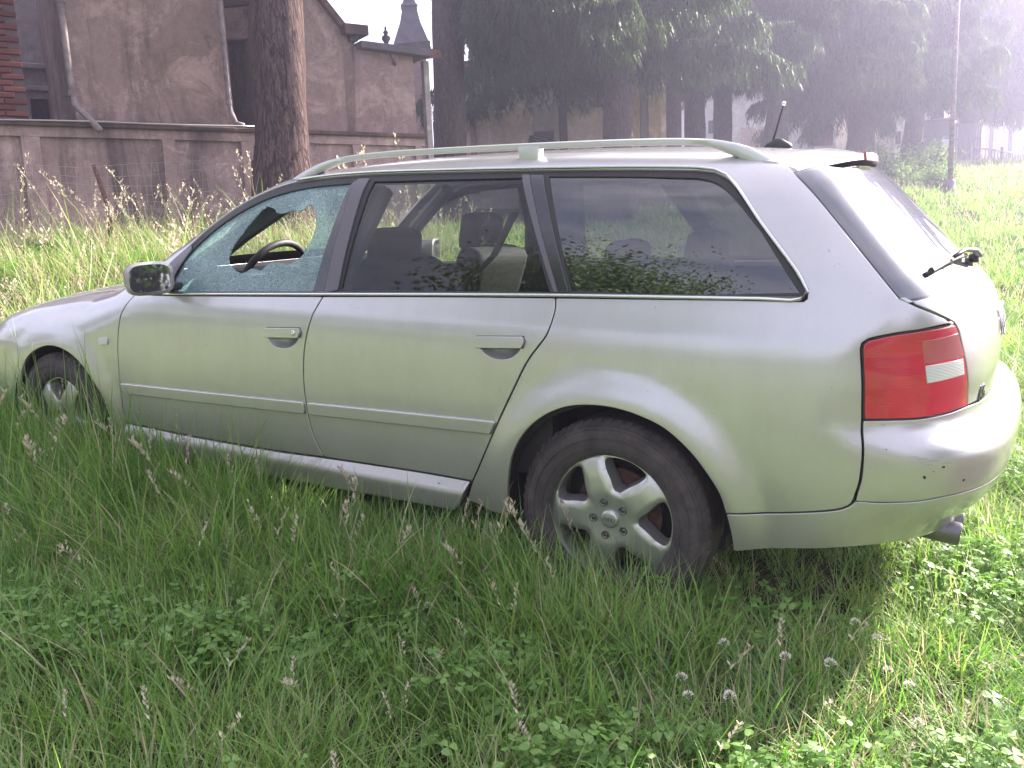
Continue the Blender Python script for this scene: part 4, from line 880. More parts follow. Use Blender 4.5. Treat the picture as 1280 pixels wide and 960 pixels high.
# doors, each with the cup behind its handle cut out
def handle_hole(P):
    c = np.mean(P, 0); p0, p1, p2, p3, p4 = [np.array(q) for q in P]
    top = [tuple(p0), tuple(p0*.5+p1*.5+np.array([0, 0, .003])), tuple(p1)]
    return [top, [tuple(p1), tuple(p2+np.array([0, 0, .006])), tuple(p2*.4+p3*.6+np.array([.012, 0, -.004])), tuple(p3), tuple(p3*.5+p4*.5-np.array([.006, 0, .004])), tuple(p4+np.array([-.004, 0, .012])), tuple(p0)]]
def door(name, segs, hp, rub, gls):
    hh = handle_hole(hp); dr = panel(name, SIDE, segs, PT, CAR, h=.035, holes=[hh], mirror=False)
    dr2 = twin(dr)
    hu = loop_uv(SIDE, hh, .010, 0); cen = hu.mean(0); rad = np.linalg.norm(hu-cen, axis=1)
    def cup(uv, S):
        d = uv-cen; an = np.arctan2(hu[:, 1]-cen[1], hu[:, 0]-cen[0]); q = np.argsort(an); r = np.interp(np.arctan2(d[:, 1], d[:, 0]), an[q], rad[q], period=2*math.pi)
        t = np.clip(np.linalg.norm(d, axis=1)/r, 0, 1); return -.026*(1-t**3)-.0005
    panel('handle_cup', SIDE, hh, PT, dr, h=.009, offf=cup, rim=0, shrink=0, mpar=dr2)
    p0, p1 = np.array(hp[0]), np.array(hp[1])
    n = .020; fl = [[tuple(p0+np.array([-.004, 0, .004])), tuple(p1+np.array([.004, 0, .004]))], [tuple(p1+np.array([.004, 0, .004])), tuple(p1+np.array([.010, 0, -.012])), tuple(p1+np.array([.003, 0, -.033]))],
                    [tuple(p1+np.array([.003, 0, -.033])), tuple(p0+np.array([-.002, 0, -.033]))], [tuple(p0+np.array([-.002, 0, -.033])), tuple(p0+np.array([-.009, 0, -.014])), tuple(p0+np.array([-.004, 0, .004]))]]
    uvc = loop_uv(SIDE, fl, .008, 0).mean(0)
    panel('handle_gap_shade', SIDE, fl, MA['gap'], dr, h=.010, off=.0012, rim=.004, shrink=-.0028, mpar=dr2)  # dark plate added to draw the shaded gap round the handle flap
    hd = panel('door_handle', SIDE, fl, PT, dr, h=.010, off=.014, rim=.022, shrink=0, mpar=dr2)
    if name == 'front_door':
        k = SIDE.surf(SIDE.uv([p1+np.array([-.018, 0, -.015])]))[0]
        MB().lathe([(0, -.016), (.0075, -.016), (.0095, -.0155), (.0105, -.012), (.0105, 0)], 16, (k[0], k[1]-.001, k[2]), 'y').build('lock', MA['chrome'], dr, True)
    st = panel('rub_strip', SIDE, rub, PT, dr, h=.02, off=.013, rim=.0145, shrink=0, mpar=dr2, edge=.0045)
    # dark joint under the strip
    return dr, dr2
wgap = .0025
rt, rb = D['rub_top'], D['rub_bot']
def lerp3(a, b, s): return tuple(np.array(a)+(np.array(b)-np.array(a))*s)
sill = D['sill_top']
rubline = lambda x: .5405+(x-.462)*.0243
rf_ = [[(.475, -.9, rubline(.475)), (1.545, -.9, rubline(1.545))], [(1.545, -.9, rubline(1.545)), (1.549, -.9, rubline(1.549)-.046)], [(1.549, -.9, rubline(1.549)-.046), (.478, -.9, rubline(.478)-.046)], [(.478, -.9, rubline(.478)-.046), (.475, -.9, rubline(.475))]]
rr2 = [[(1.563, -.9, rubline(1.563)), (2.383, -.9, rubline(2.383))], [(2.383, -.9, rubline(2.383)), (2.361, -.9, rubline(2.361)-.046)], [(2.361, -.9, rubline(2.361)-.046), (1.567, -.9, rubline(1.567)-.046)], [(1.567, -.9, rubline(1.567)-.046), (1.563, -.9, rubline(1.563))]]
fd, fd2 = door('front_door', [fgap[::-1], [fgap[0], belt[1], mgap[0]], mgap, [mgap[-1], sill[0], (.9, -.89, .350), fgap[-1]]], D['handle_f'], rf_, None)
rd, rd2 = door('rear_door', [mgap[::-1], [mgap[0], (2.1, -.86, .979), rgap[0]], rgap, [rgap[-1], sill[2], mgap[-1]]], D['handle_r'], rr2, None)
# sill
panel('sill', SIDE, [[(.46, -.88, .354), (.9, -.88, .347), (1.4, -.88, .348), (1.61, -.88, .353), (2.06, -.88, .359), (2.262, -.88, .358)], [(2.262, -.88, .358), (2.245, -.88, .32), (2.23, -.88, .285), (2.2, -.88, .25)], [(2.2, -.88, .25), (1.3, -.88, .245), (.44, -.88, .24)], [(.44, -.88, .24), (.46, -.88, .354)]], PT, CAR, h=.012, offf=lambda uv, S: .026*sms((.362-uv[:, 1])/.05)-.002, rim=.03, shrink=.0015)
# rear quarter: wing, rear arch and D pillar in one pressing
dt = D['dlo_top']; qr = [dt[12], (3.03, -.60, 1.395), (3.085, -.575, 1.410), (3.176, -.574, 1.395)]; qr = [tuple(q) for q in SEC.surf(SEC.uv(qr))]
lamp = D['lamp']; TGAP = [D['dpil_seam'][-1], D['tg_gap'][1], D['tg_gap'][2], lamp[5]]; bgap = [D['bumper_gap'][3], D['bumper_gap'][2], D['bumper_gap'][1], (3.487, -.873, .505), (3.478, -.873, .472), (3.455, -.874, .455), D['seam'][2], D['seam'][1], D['seam'][0]]
quarter = panel('rear_quarter', QUART, [[rgap[0], (2.9, -.85, 1.002), belt[-1]], [belt[-1], (3.322, -.83, 1.018), (3.320, -.82, 1.040)], [(3.320, -.82, 1.040), dt[15], dt[14], dt[13], dt[12]], (qr, 0), D['dpil_seam'], TGAP,
        lamp[0:6][::-1], [lamp[0], (3.480, -.857, .80), lamp[-1]], bgap, ARC_R[13::-1][0:14], [ARC_R[0], (2.418, -.89, .27)], [(2.418, -.89, .27), (2.33, -.88, .27), (2.24, -.88, .285)], [(2.24, -.88, .285), rgap[-1]], rgap[::-1]], PT, CAR, h=.032)
# roof with its front pillars
def wsz(x, a): return .93+(.5*(x-.27)-.06*(a/.7)**2)/.866
dl = [(.74, -.845, .985)]+dt[1:11]+[dt[11]]
re = [(3.176, -.574, 1.395), (3.205, -.42, 1.42), (3.222, -.2, 1.43), (3.228, 0, 1.43), (3.222, .2, 1.43), (3.205, .42, 1.42), (3.176, .574, 1.395)]
ap = [(1.185, -.54, 1.41), (1.02, -.60, wsz(1.02, .60)), (.82, -.67, wsz(.82, .67)), (.64, -.735, wsz(.64, .735)), (.50, -.775, 1.0)]
hd_ = [(1.185, .54, 1.41), (1.215, .3, 1.43), (1.225, 0, 1.44), (1.215, -.3, 1.43), (1.185, -.54, 1.41)]
roof = panel('roof', SEC, [dl, [dt[11], dt[12]], (qr, 0), re, (mir(qr)[::-1], 0), [mir(dt)[12], mir(dt)[11]], mir(dl)[::-1], [mir(dl)[0], (.62, .86, .95), (.50, .775, 1.0)], mir(ap)[::-1], hd_, ap, [(.50, -.775, 1.0), (.62, -.86, .95), dl[0]]], PT, CAR, h=.04, mirror=False)
panel('windscreen', WS, [[(0, -.70, 1.035), (0, .70, 1.035)], [(0, .70, 1.035), (0, .535, 1.385)], [(0, .535, 1.385), (0, .3, 1.408), (0, 0, 1.415), (0, -.3, 1.408), (0, -.535, 1.385)], [(0, -.535, 1.385), (0, -.70, 1.035)]], MA['screen'], CAR, off=-.004, rim=.005, shrink=0, mirror=False, h=.06)
panel('bonnet', TOP, [[(.53, -.685, 0), (.1, -.685, 0), (-.3, -.685, 0), (-.55, -.66, 0), (-.72, -.55, 0)], [(-.72, -.55, 0), (-.80, -.3, 0), (-.82, 0, 0), (-.80, .3, 0), (-.72, .55, 0)], [(-.72, .55, 0), (-.55, .66, 0), (-.3, .685, 0), (.1, .685, 0), (.53, .685, 0)], [(.53, .685, 0), (.42, .35, 0), (.38, 0, 0), (.42, -.35, 0), (.53, -.685, 0)]], PT, CAR, h=.045, mirror=False)
panel('scuttle', TOP, [[(.545, -.70, 0), (.43, -.35, 0), (.39, 0, 0), (.43, .35, 0), (.545, .70, 0)], [(.545, .70, 0), (.6, .70, 0)], [(.6, .70, 0), (.52, .3, 0), (.5, 0, 0), (.52, -.3, 0), (.6, -.70, 0)], [(.6, -.70, 0), (.545, -.70, 0)]], MA['black'], CAR, off=-.012, h=.05, rim=0, mirror=False)
# nose
def fp3(deg, z): t = R(deg); return (-.05-math.sin(t), -math.cos(t), z)
panel('front_bumper', FRONT, [[fp3(a, .575) for a in np.linspace(37, 143, 9)], [fp3(143, .575), fp3(144.3, .475), fp3(156.5, .365), fp3(160.5, .33), fp3(161, .24)], [fp3(a, .24) for a in np.linspace(161, 19, 11)], [fp3(19, .24), fp3(19.5, .33), fp3(23.5, .365), fp3(35.7, .475), fp3(37, .575)]], PT, CAR, h=.05, mirror=False)
panel('headlamp', FRONT, [[fp3(39, .58), fp3(64, .58)], [fp3(64, .58), fp3(63, .70)], [fp3(63, .70), fp3(50, .715), fp3(40, .705)], [fp3(40, .705), fp3(39, .58)]], MA['lamp_clear'], CAR, h=.03)
panel('grille', FRONT, [[fp3(a, .58) for a in np.linspace(66, 114, 7)], [fp3(114, .58), fp3(112, .70)], [fp3(a, .70) for a in np.linspace(112, 68, 7)], [fp3(68, .70), fp3(66, .58)]], MA['black'], CAR, h=.04, off=-.01, mirror=False)
# tail
sm = D['seam']; mseam = [sm[4], sm[5], sm[6], sm[7], sm[8], sm[9], (3.84, -.35, .506), (3.858, 0, .507)]
full = lambda P: list(P)+mir(P)[::-1][1:]
btop = [lamp[-1], lamp[-2], lamp[-3], lamp[-4], lamp[-5], (3.76, -.45, .705), (3.78, -.2, .70), (3.785, 0, .70)]
seam_c = [(3.482, -.872, .479)]+mseam[1:]
def scratched(o): pass
bump_ = panel('rear_bumper', REAR, [full(btop), mir([lamp[-1], D['bumper_gap'][2], D['bumper_gap'][1], (3.487, -.873, .505), (3.482, -.872, .479)]), full(seam_c)[::-1], [(3.482, -.872, .479), (3.487, -.873, .505), D['bumper_gap'][1], D['bumper_gap'][2], lamp[-1]]], PT, CAR, h=.028, mirror=False, off=.001)
sb = D['skirt_bot']; sbot = [(3.165, -.893, .281), sb[1], sb[2], (3.58, -.783, .348), (3.66, -.68, .352), (3.74, -.45, .352), (3.77, 0, .352)]
sks = [sm[0], sm[1], sm[2], (3.455, -.874, .455), (3.478, -.873, .472)]+seam_c
panel('bumper_skirt', REAR, [full(sks), mir([sm[0], (3.160, -.90, .33), sbot[0]]), full(sbot)[::-1], [sbot[0], (3.160, -.90, .33), sm[0]]], PT, CAR, h=.03, mirror=False)
panel('diffuser', REAR, [full([(3.60, -.74, .36), (3.68, -.6, .36), (3.75, -.35, .36), (3.77, 0, .36)]), mir([(3.60, -.74, .36), (3.60, -.72, .33)]), full([(3.60, -.72, .33), (3.66, -.5, .31), (3.7, 0, .31)])[::-1], [(3.60, -.72, .33), (3.60, -.74, .36)]], MA['black'], CAR, h=.05, mirror=False, off=-.04)
def mark(x, y, z, lx, lz, m, nm, seed):
    g = np.random.default_rng(seed); q = []
    for k in range(9):
        a = k*2*math.pi/9; r = g.uniform(.55, 1.15); q.append((x+lx*r*math.cos(a), y+lx*r*math.cos(a)*.55, z+lz*r*math.sin(a)))
    panel(nm, REAR, [q+[q[0]]], m, bump_, off=.0012, h=.012, rim=0, shrink=0, mirror=False, step=.006)
for k, (x, y, z, lx, lz) in enumerate([(3.62, -.828, .612, .010, .0016), (3.635, -.82, .606, .016, .002), (3.66, -.80, .600, .020, .0022), (3.65, -.81, .590, .013, .0018), (3.69, -.78, .592, .014, .002), (3.635, -.82, .597, .011, .0014), (3.675, -.79, .609, .012, .0015)]): mark(x, y, z, lx, lz, MA['scuff'], 'scuff_mark', k)
for k, (x, y, z, r) in enumerate([(3.64, -.812, .556, .0055), (3.682, -.785, .582, .004), (3.73, -.73, .538, .0045), (3.66, -.80, .571, .002), (3.55, -.855, .63, .0018)]): mark(x, y, z, r, r, MA['gap'], 'paint_chip', 20+k)
tl_l = [[lamp[0], lamp[1], lamp[2]], lamp[2:6], lamp[5:10], lamp[9:14], [lamp[13], (3.480, -.857, .80), lamp[0]]]
tla = panel('tail_lamp', REAR, tl_l, MA['lamp_red'], CAR, h=.022, off=.002, rim=.02, shrink=.004, mirror=False); tlb = twin(tla)
rim_ = panel('lamp_seal', REAR, tl_l, MA['black'], tla, h=.03, off=-.004, rim=.01, shrink=.0005, mpar=tlb)
ind, rev = D['ind'], D['rev']
quad = lambda q: [[q[0], q[1]], [q[1], q[2]], [q[2], q[3]], [q[3], q[0]]]
panel('indicator_lens', REAR, quad(ind), MA['lamp_pink'], tla, h=.02, off=.0032, rim=.003, shrink=.001, mpar=tlb)
panel('reversing_lens', REAR, quad(rev), MA['lamp_clear'], tla, h=.02, off=.004, rim=.004, shrink=.001, mpar=tlb)
# tailgate under the glass
tgb = [(3.723, -.607, .713), (3.76, -.45, .712), (3.78, -.2, .708), (3.785, 0, .708)]
gb = [D['dpil_seam'][-1]]+D['rg_left'][4:9]+[(3.682, 0, 1.043)]
tside = TGAP; lside = lamp[5:10]
tg = panel('tailgate', TAIL, [full(gb), mir(tside), mir(lside), full(tgb)[::-1], lside[::-1], tside[::-1]], PT, CAR, h=.02, mirror=False)
rgl = D['rg_left'][:4]+[(3.569, -.787, 1.025), (3.60, -.755, 1.026)]
gtop = [(0, -.61, 1.362), (0, -.4, 1.375), (0, 0, 1.385), (0, .4, 1.375), (0, .61, 1.362)]
gbt = [(0, -.755, 1.026), (0, -.672, 1.031), (0, -.42, 1.038), (0, 0, 1.046)]
rgp = [(3.225, -.630, 1.357), (3.367, -.717, 1.222), (3.515, -.784, 1.059), (3.535, -.789, 1.036), (3.57, -.764, 1.026)]
on = lambda P: [tuple(q) for q in BACK.surf(BACK.uv(P))]
sm_ = D['dpil_seam'][1:]; g3 = on([(0, -.5, 1.371), (0, -.25, 1.381), (0, 0, 1.384), (0, .25, 1.381), (0, .5, 1.371)]); gt3 = [sm_[0]]+g3+mir([sm_[0]]); gb3 = gb[1:]; side3 = sm_+[gb[0]]
rw = panel('rear_window', QUART, [gt3, mir(sm_), mir([sm_[-1]]+gb3[:-1])+[gb3[-1]]+(gb3[:-1][::-1])+[sm_[-1]], sm_[::-1]], MA['rear_glass'], CAR, h=.05, off=-.001, rim=.008, shrink=.0012, mirror=False)
ri = [(a*.90, b) for a, b in ((.66, 1.335), (.74, 1.20), (.81, 1.085), (.78, 1.06), (.6, 1.062))]
hole_ = [[(0, -.56, 1.345), (0, 0, 1.362), (0, .56, 1.345)], [(0, .56, 1.345), (0, .64, 1.222), (0, .70, 1.085), (0, .67, 1.062)], [(0, .67, 1.062), (0, .35, 1.07), (0, 0, 1.075), (0, -.35, 1.07), (0, -.67, 1.062)], [(0, -.67, 1.062), (0, -.70, 1.085), (0, -.64, 1.222), (0, -.56, 1.345)]]
hole3 = [on(q) for q in hole_]
panel('window_surround', QUART, [gt3, mir(sm_), mir([sm_[-1]]+gb3[:-1])+[gb3[-1]]+(gb3[:-1][::-1])+[sm_[-1]], sm_[::-1]], MA['frit_glare'], rw, h=.05, off=-.0105, rim=0, shrink=-.004, mirror=False, holes=[hole3])
# roof-end spoiler with the third brake light
v = []; f = []; ys = np.linspace(-.60, .60, 25)
for y in ys:
    e = 1-abs(y/.62)**6; zt_ = float(zroof(3.16))-.045*(abs(y)/.6)**2; xl = 3.345-.115*(y/.6)**2
    zs = zt_-.012-.012*(y/.6)**4
    v += [(3.15-.02*(y/.6)**2, y, zt_-.004), (3.23-.06*(y/.6)**2, y, zs+.013), (xl, y, zs-.008), (xl+.004, y, zs-.016-.012*e), (xl-.05, y, zs-.030-.014*e), (3.2-.05*(y/.6)**2, y, zt_-.06)]
for i in range(len(ys)-1):
    for k in range(6): f.append((i*6+k, i*6+(k+1) % 6, i*6+6+(k+1) % 6, i*6+6+k))
f += [tuple(range(6)), tuple(range(len(v)-1, len(v)-7, -1))]
sp = mesh_obj('spoiler', v, f, PT, CAR, True); sp.data.set_sharp_from_angle(angle=R(60))
bl = MB(); v = []; f = []
for i, y in enumerate(np.linspace(-.13, .13, 9)):
    xl = 3.348-.115*(y/.6)**2; zt_ = float(zroof(3.16))-.045*(abs(y)/.6)**2; zs = zt_-.012
    v += [(xl-.03, y, zs-.002), (xl+.004, y, zs-.006), (xl+.0075, y, zs-.030), (xl-.03, y, zs-.036)]
for i in range(8):
    for k in range(4): f.append((i*4+k, i*4+(k+1) % 4, i*4+4+(k+1) % 4, i*4+4+k))
f += [(0, 1, 2, 3), (35, 34, 33, 32)]
mesh_obj('brake_light', v, f, MA['brake_lens'], sp)
# wiper
def rs(y, z, o=.012):
    P = BACK.surf(np.array([[y, z]])); return Vector((P+grad(P)*o)[0])
wi = MB().tube([rs(-.63, 1.077, .010), rs(-.45, 1.085, .012), rs(-.2, 1.085, .012), rs(.02, 1.078, .010)], .009, 6).build('wiper', MA['black'], CAR)
MB().tube([rs(-.32, 1.088, .022), rs(-.1, 1.088, .032), rs(.10, 1.072, .036), rs(.2, 1.055, .028)], [.005, .007, .009, .010], 8, (1.3, 1)).build('wiper_arm', MA['black'], wi, True)
MB().lathe([(0, 0), (.017, 0), (.016, .024), (.010, .030), (0, .031)], 14, rs(.2, 1.05, .0)).build('wiper_pivot', MA['black'], wi, True)
for y in (-.42, -.12): MB().tube([rs(y-.04, 1.083, .014), rs(y, 1.088, .024), rs(y+.04, 1.083, .014)], .006, 6).build('wiper_bracket', MA['frame_grey'], wi)
# ---- side windows
zi = .6
def inset(P, d=0): return P
dlo = [[(.74, -.845, .985)]+dt[1:11]+[dt[11], dt[12], dt[13]], [dt[13], dt[14], dt[15]]+[(3.30, -.81, 1.065)], [(3.30, -.81, 1.065), (3.318, -.82, 1.038), (3.312, -.826, 1.016)], [(3.312, -.826, 1.016), (2.56, -.855, 1.003), (1.64, -.868, .974), (.80, -.875, .945)], [(.80, -.875, .945), (.74, -.86, .96), (.74, -.845, .985)]]
fg = D['fdg']; fgl = [[fg[0], fg[1]], [fg[1], fg[2], fg[3], fg[4], fg[5], fg[6]], [fg[6], fg[7]], [fg[7], fg[0]]]
rg_ = D['rdg']; rgl_ = [[rg_[0], rg_[1]], [rg_[1], rg_[2]], [rg_[2], rg_[3]], [rg_[3], rg_[4], rg_[0]]]
qg = D['qg']; qgl = [[qg[0], (2.95, -.84, 1.015), qg[1]], [qg[1], qg[2]], [qg[2], qg[3], qg[4], qg[5]], [qg[5], qg[6], qg[7]], [qg[7], qg[0]]]
panel('window_surround', SIDE, dlo, MA['black'], CAR, off=-.007, h=.05, holes=[fgl, rgl_, qgl], rim=.02, shrink=0)
hol = D['hole']; shatter = panel('shattered_window', SIDE, fgl, MA['crazed'], fd, off=-.013, rim=.0045, shrink=-.004, h=.03, holes=[np.array([[p[0]+random.uniform(-.004, .004), p[2]+random.uniform(-.004, .004)] for p in smooth_pts([hol[i] for i in list(range(len(hol)))+[0]], .018)[:-1]])], mirror=False)
panel('side_window', SIDE, fgl, MA['glass'], fd2, off=-.013, rim=.0045, shrink=-.004, h=.06, mirror=False)
o = fd2.children[-1]; o.data = flip_mesh(o.data, 'side_window')
panel('side_window', SIDE, rgl_, MA['glass'], rd, off=-.013, rim=.0045, shrink=-.004, h=.06, mpar=rd2)
panel('cargo_window', SIDE, qgl, MA['glass_dark'], quarter, off=-.012, rim=.0045, shrink=-.004, h=.05, mirror=False); o2 = twin(quarter.children[-1], CAR)
def strip(name, a, b, m, off, par, mp):
    panel(name, SIDE, [[a[0], b[0]], [b[0], b[1]], [b[1], a[1]], [a[1], a[0]]], m, par, off=off, h=.04, rim=.012, shrink=0, mpar=mp)
def up(P, dz=0): return [P[0], (P[1][0], P[1][1], P[1][2]+dz)]
strip('pillar_trim', D['bpil_f'], D['bpil_r1'], MA['gloss_black'], -.003, fd, fd2)
strip('window_frame', D['bpil_r1'], D['bpil_r2'], MA['frame_grey'], -.001, rd, rd2)
strip('window_frame', D['cpil1'], D['cpil2'], MA['frame_grey'], -.001, rd, rd2)
strip('pillar_trim', D['cpil2'], D['cpil3'], MA['gloss_black'], -.003, quarter, CAR)
sail = [fg[0], fg[1], fg[2], (.80, -.80, 1.075), (.752, -.845, .99), (.765, -.86, .955)]
panel('mirror_sail', SIDE, [sail[:1]+[fg[1]], [fg[1], fg[2]], [fg[2], dt[2]], [dt[2], dt[1], sail[4]], [sail[4], sail[5]], [sail[5], fg[0]]], MA['gloss_black'], fd, off=-.002, h=.03, rim=.01, shrink=0, mpar=fd2)
# belt line and bright window surround
panel('belt_trim', SIDE, [[(.70, -.87, .945), (1.64, -.868, .977), (2.56, -.855, 1.006), (3.308, -.826, 1.022)], [(3.308, -.826, 1.022), (3.312, -.83, 1.013)], [(3.312, -.83, 1.013), rgap[0], mgap[0], (.70, -.87, .931)], [(.70, -.87, .931), (.70, -.87, .945)]], MA['frame_grey'], CAR, off=.004, h=.05, rim=.012, shrink=.0008)
P_ = SIDE.surf(SIDE.uv(smooth_pts([(.78, -.87, .9365), (1.64, -.868, .9675), (2.56, -.855, .998), (3.2, -.83, 1.0118), (3.306, -.826, 1.0145), (3.322, -.82, 1.034), (3.302, -.81, 1.068), (3.167, -.744, 1.219), (3.079, -.688, 1.320), (3.040, -.662, 1.353), (3.0, -.645, 1.368), (2.948, -.64, 1.375), (2.746, -.64, 1.384), (2.482, -.638, 1.390), (2.036, -.63, 1.397), (1.676, -.62, 1.399), (1.47, -.61, 1.393), (1.309, -.62, 1.380)], .03)))
P_ = P_+grad(P_)*.003
trm = MB().tube(P_, .0052, 6).build('window_trim', MA['chrome'], CAR, True); twin(trm)
# repeater lamp
rp = D['repeater']; panel('side_repeater', SIDE, quad(rp), MA['lamp_clear'], wing, off=.006, h=.02, rim=.008, shrink=.004, mirror=False)
# roof rails
rtop = [(1.22, 1.373), (1.30, 1.411), (1.40, 1.446), (1.52, 1.466), (1.72, 1.477), (2.07, 1.480), (2.30, 1.4795), (2.72, 1.475), (2.90, 1.468), (3.0, 1.457), (3.08, 1.436), (3.15, 1.398)]
v = []; f = []; k_ = 8
RT = smooth_pts([(x, 0, z) for x, z in rtop], .03)
for i, (x, _, z) in enumerate(RT):
    th = .022 if 1.5 < x < 2.95 else .022+.030*min(1, max((1.5-x)/.2, (x-2.95)/.14))
    yy = -.565-.012*max(0, 1-min(x-1.2, 3.16-x)/.25); w = .017
    for k in range(k_):
        a = 2*math.pi*(k+.5)/k_; c, s = math.cos(a), math.sin(a)
        q = lambda t: math.copysign(abs(t)**.6, t)
        v.append((x, yy+w*q(c), z-th*.5+th*.5*q(s)))
n_ = len(RT)
for i in range(n_-1):
    for k in range(k_): f.append((i*k_+k, i*k_+(k+1) % k_, (i+1)*k_+(k+1) % k_, (i+1)*k_+k))
f += [tuple(range(k_)), tuple(range(n_*k_-1, n_*k_-k_-1, -1))]
ral = mesh_obj('roof_rail', v, f, MA['rail'], CAR, True); ral.data.set_sharp_from_angle(angle=R(55)); ral2 = twin(ral)
ft = MB().prism([(2.300, 1.41), (2.365, 1.41), (2.378, 1.469), (2.292, 1.469)], -.583, -.545).build('rail_foot', MA['rail'], ral, bevel=.006); twin(ft, ral2)
# aerial
zr_ = float(zroof(3.02))
an = MB().lathe([(0, -.01), (.03, -.008), (.034, 0), (.030, .012), (.018, .022), (.010, .030), (0, .031)], 18).build('aerial', MA['black'], CAR, True)
an.location = (3.03, .0, zr_+.002); an.scale = (1.5, .8, 1)
wh = MB().tube([(-.02, 0, .02), (.012, 0, .145)], [.004, .0026], 7).build('whip', MA['black'], an); wh.scale = (1/1.5, 1/.8, 1)
tp_b = MB().lathe([(0, -.008), (.006, -.006), (.0075, 0), (.006, .006), (0, .008)], 12, (.012, 0, .15)).build('whip_tip', MA['chrome'], an, True); tp_b.scale = (1/1.5, 1/.8, 1)
# door mirrors
v = []; f = []; nu, nv = 20, 12
def sq(t, p): return math.copysign(abs(t)**p, t)
for j in range(nv+1):
    ph = (j/nv)*math.pi/2
    for i in range(nu):
        a = 2*math.pi*i/nu
        rx = math.sin(ph)**.55 if ph > 0 else 0
        v.append((-.105*math.cos(ph)**.9, .094*rx*sq(math.cos(a), .55), .066*rx*sq(math.sin(a), .6)+.004*rx*math.cos(a)))
for j in range(nv):
    for i in range(nu): f.append((j*nu+i, j*nu+(i+1) % nu, (j+1)*nu+(i+1) % nu, (j+1)*nu+i))
last = nv*nu
for s_, x_ in ((.86, .006), (.84, -.016)):
    for i in range(nu):
        q = v[last+i]; v.append((x_, q[1]*s_, q[2]*s_*.97))
    b0 = len(v)-nu
    pb = b0-nu if b0-nu >= last else last
    for i in range(nu): f.append((pb+i, pb+(i+1) % nu, b0+(i+1) % nu, b0+i))
dm_ = mesh_obj('door_mirror', v, f, PT, CAR, True); dm_.location = (.845, -.985, 1.012); dm_.rotation_euler = (0, R(-3), R(-22.5)); dm_.data.set_sharp_from_angle(angle=R(50))
gl_ = mesh_obj('mirror_glass', [(-.010, q[1]*.84, q[2]*.82) for q in v[last:last+nu]], [tuple(range(nu))], MA['mirror'], dm_)
st_ = MB().prism([(.79, .962), (.87, .962), (.86, .985), (.80, .985)], -.93, -.84).build('mirror_stem', MA['black'], CAR, bevel=.008)
o = twin(dm_, CAR); o.location = (.845, .985, 1.012); o.rotation_euler = (0, R(2), R(21)); twin(gl_, o); twin(st_, CAR)
# ---- dark body frame behind the shut lines, floor, wheel wells
panel('body_frame', SIDE, [[(.42, -.88, .26), (2.40, -.88, .26)], [(2.40, -.88, .26), (2.40, -.89, .30)]+[(2.775-.375*math.cos(t), -.9, .30+.375*math.sin(t)) for t in np.linspace(.1, math.pi-.1, 14)]+[(3.16, -.89, .29)], [(3.16, -.89, .29), (3.50, -.85, .36)], [(3.50, -.85, .36), (3.53, -.84, .9)], [(3.53, -.84, .9), (3.50, -.80, .985), (3.0, -.83, .985), (2.0, -.85, .965), (.50, -.85, .92)], [(.50, -.85, .92), (.46, -.88, .6), (.42, -.88, .26)]], MA['gap'], CAR, off=-.028, h=.07, rim=0, shrink=0)
MB().box((-.7, -.74, .215), (3.1, .74, .26)).build('floor_pan', MA['under'], CAR)
MB().box((-.6, -.45, .25), (.45, .45, .80)).build('engine_bay', MA['under'], CAR)
MB().box((3.105, -.70, .40), (3.55, .70, .62)).build('boot_floor', MA['seat'], CAR)
def well(cx, r, y0, y1):
    mb = MB(); n = 20; v = []; f = []
    for i in range(n+1):
        t = -.02+(math.pi+.04)*i/n
        for y in (y0, y1): v.append((cx+r*math.cos(t), y, .30+r*math.sin(t)))
    c = len(v); v.append((cx, y1, .30))
    for i in range(n): f.append((2*i, 2*i+2, 2*i+3, 2*i+1)); f.append((2*i+1, 2*i+3, c))
    return mb.add(v, f).build('wheel_well', MA['under'], CAR)
for cx, r in ((0., .372), (2.775, .378)):
    w_ = well(cx, r, -.892, -.60); twin(w_)
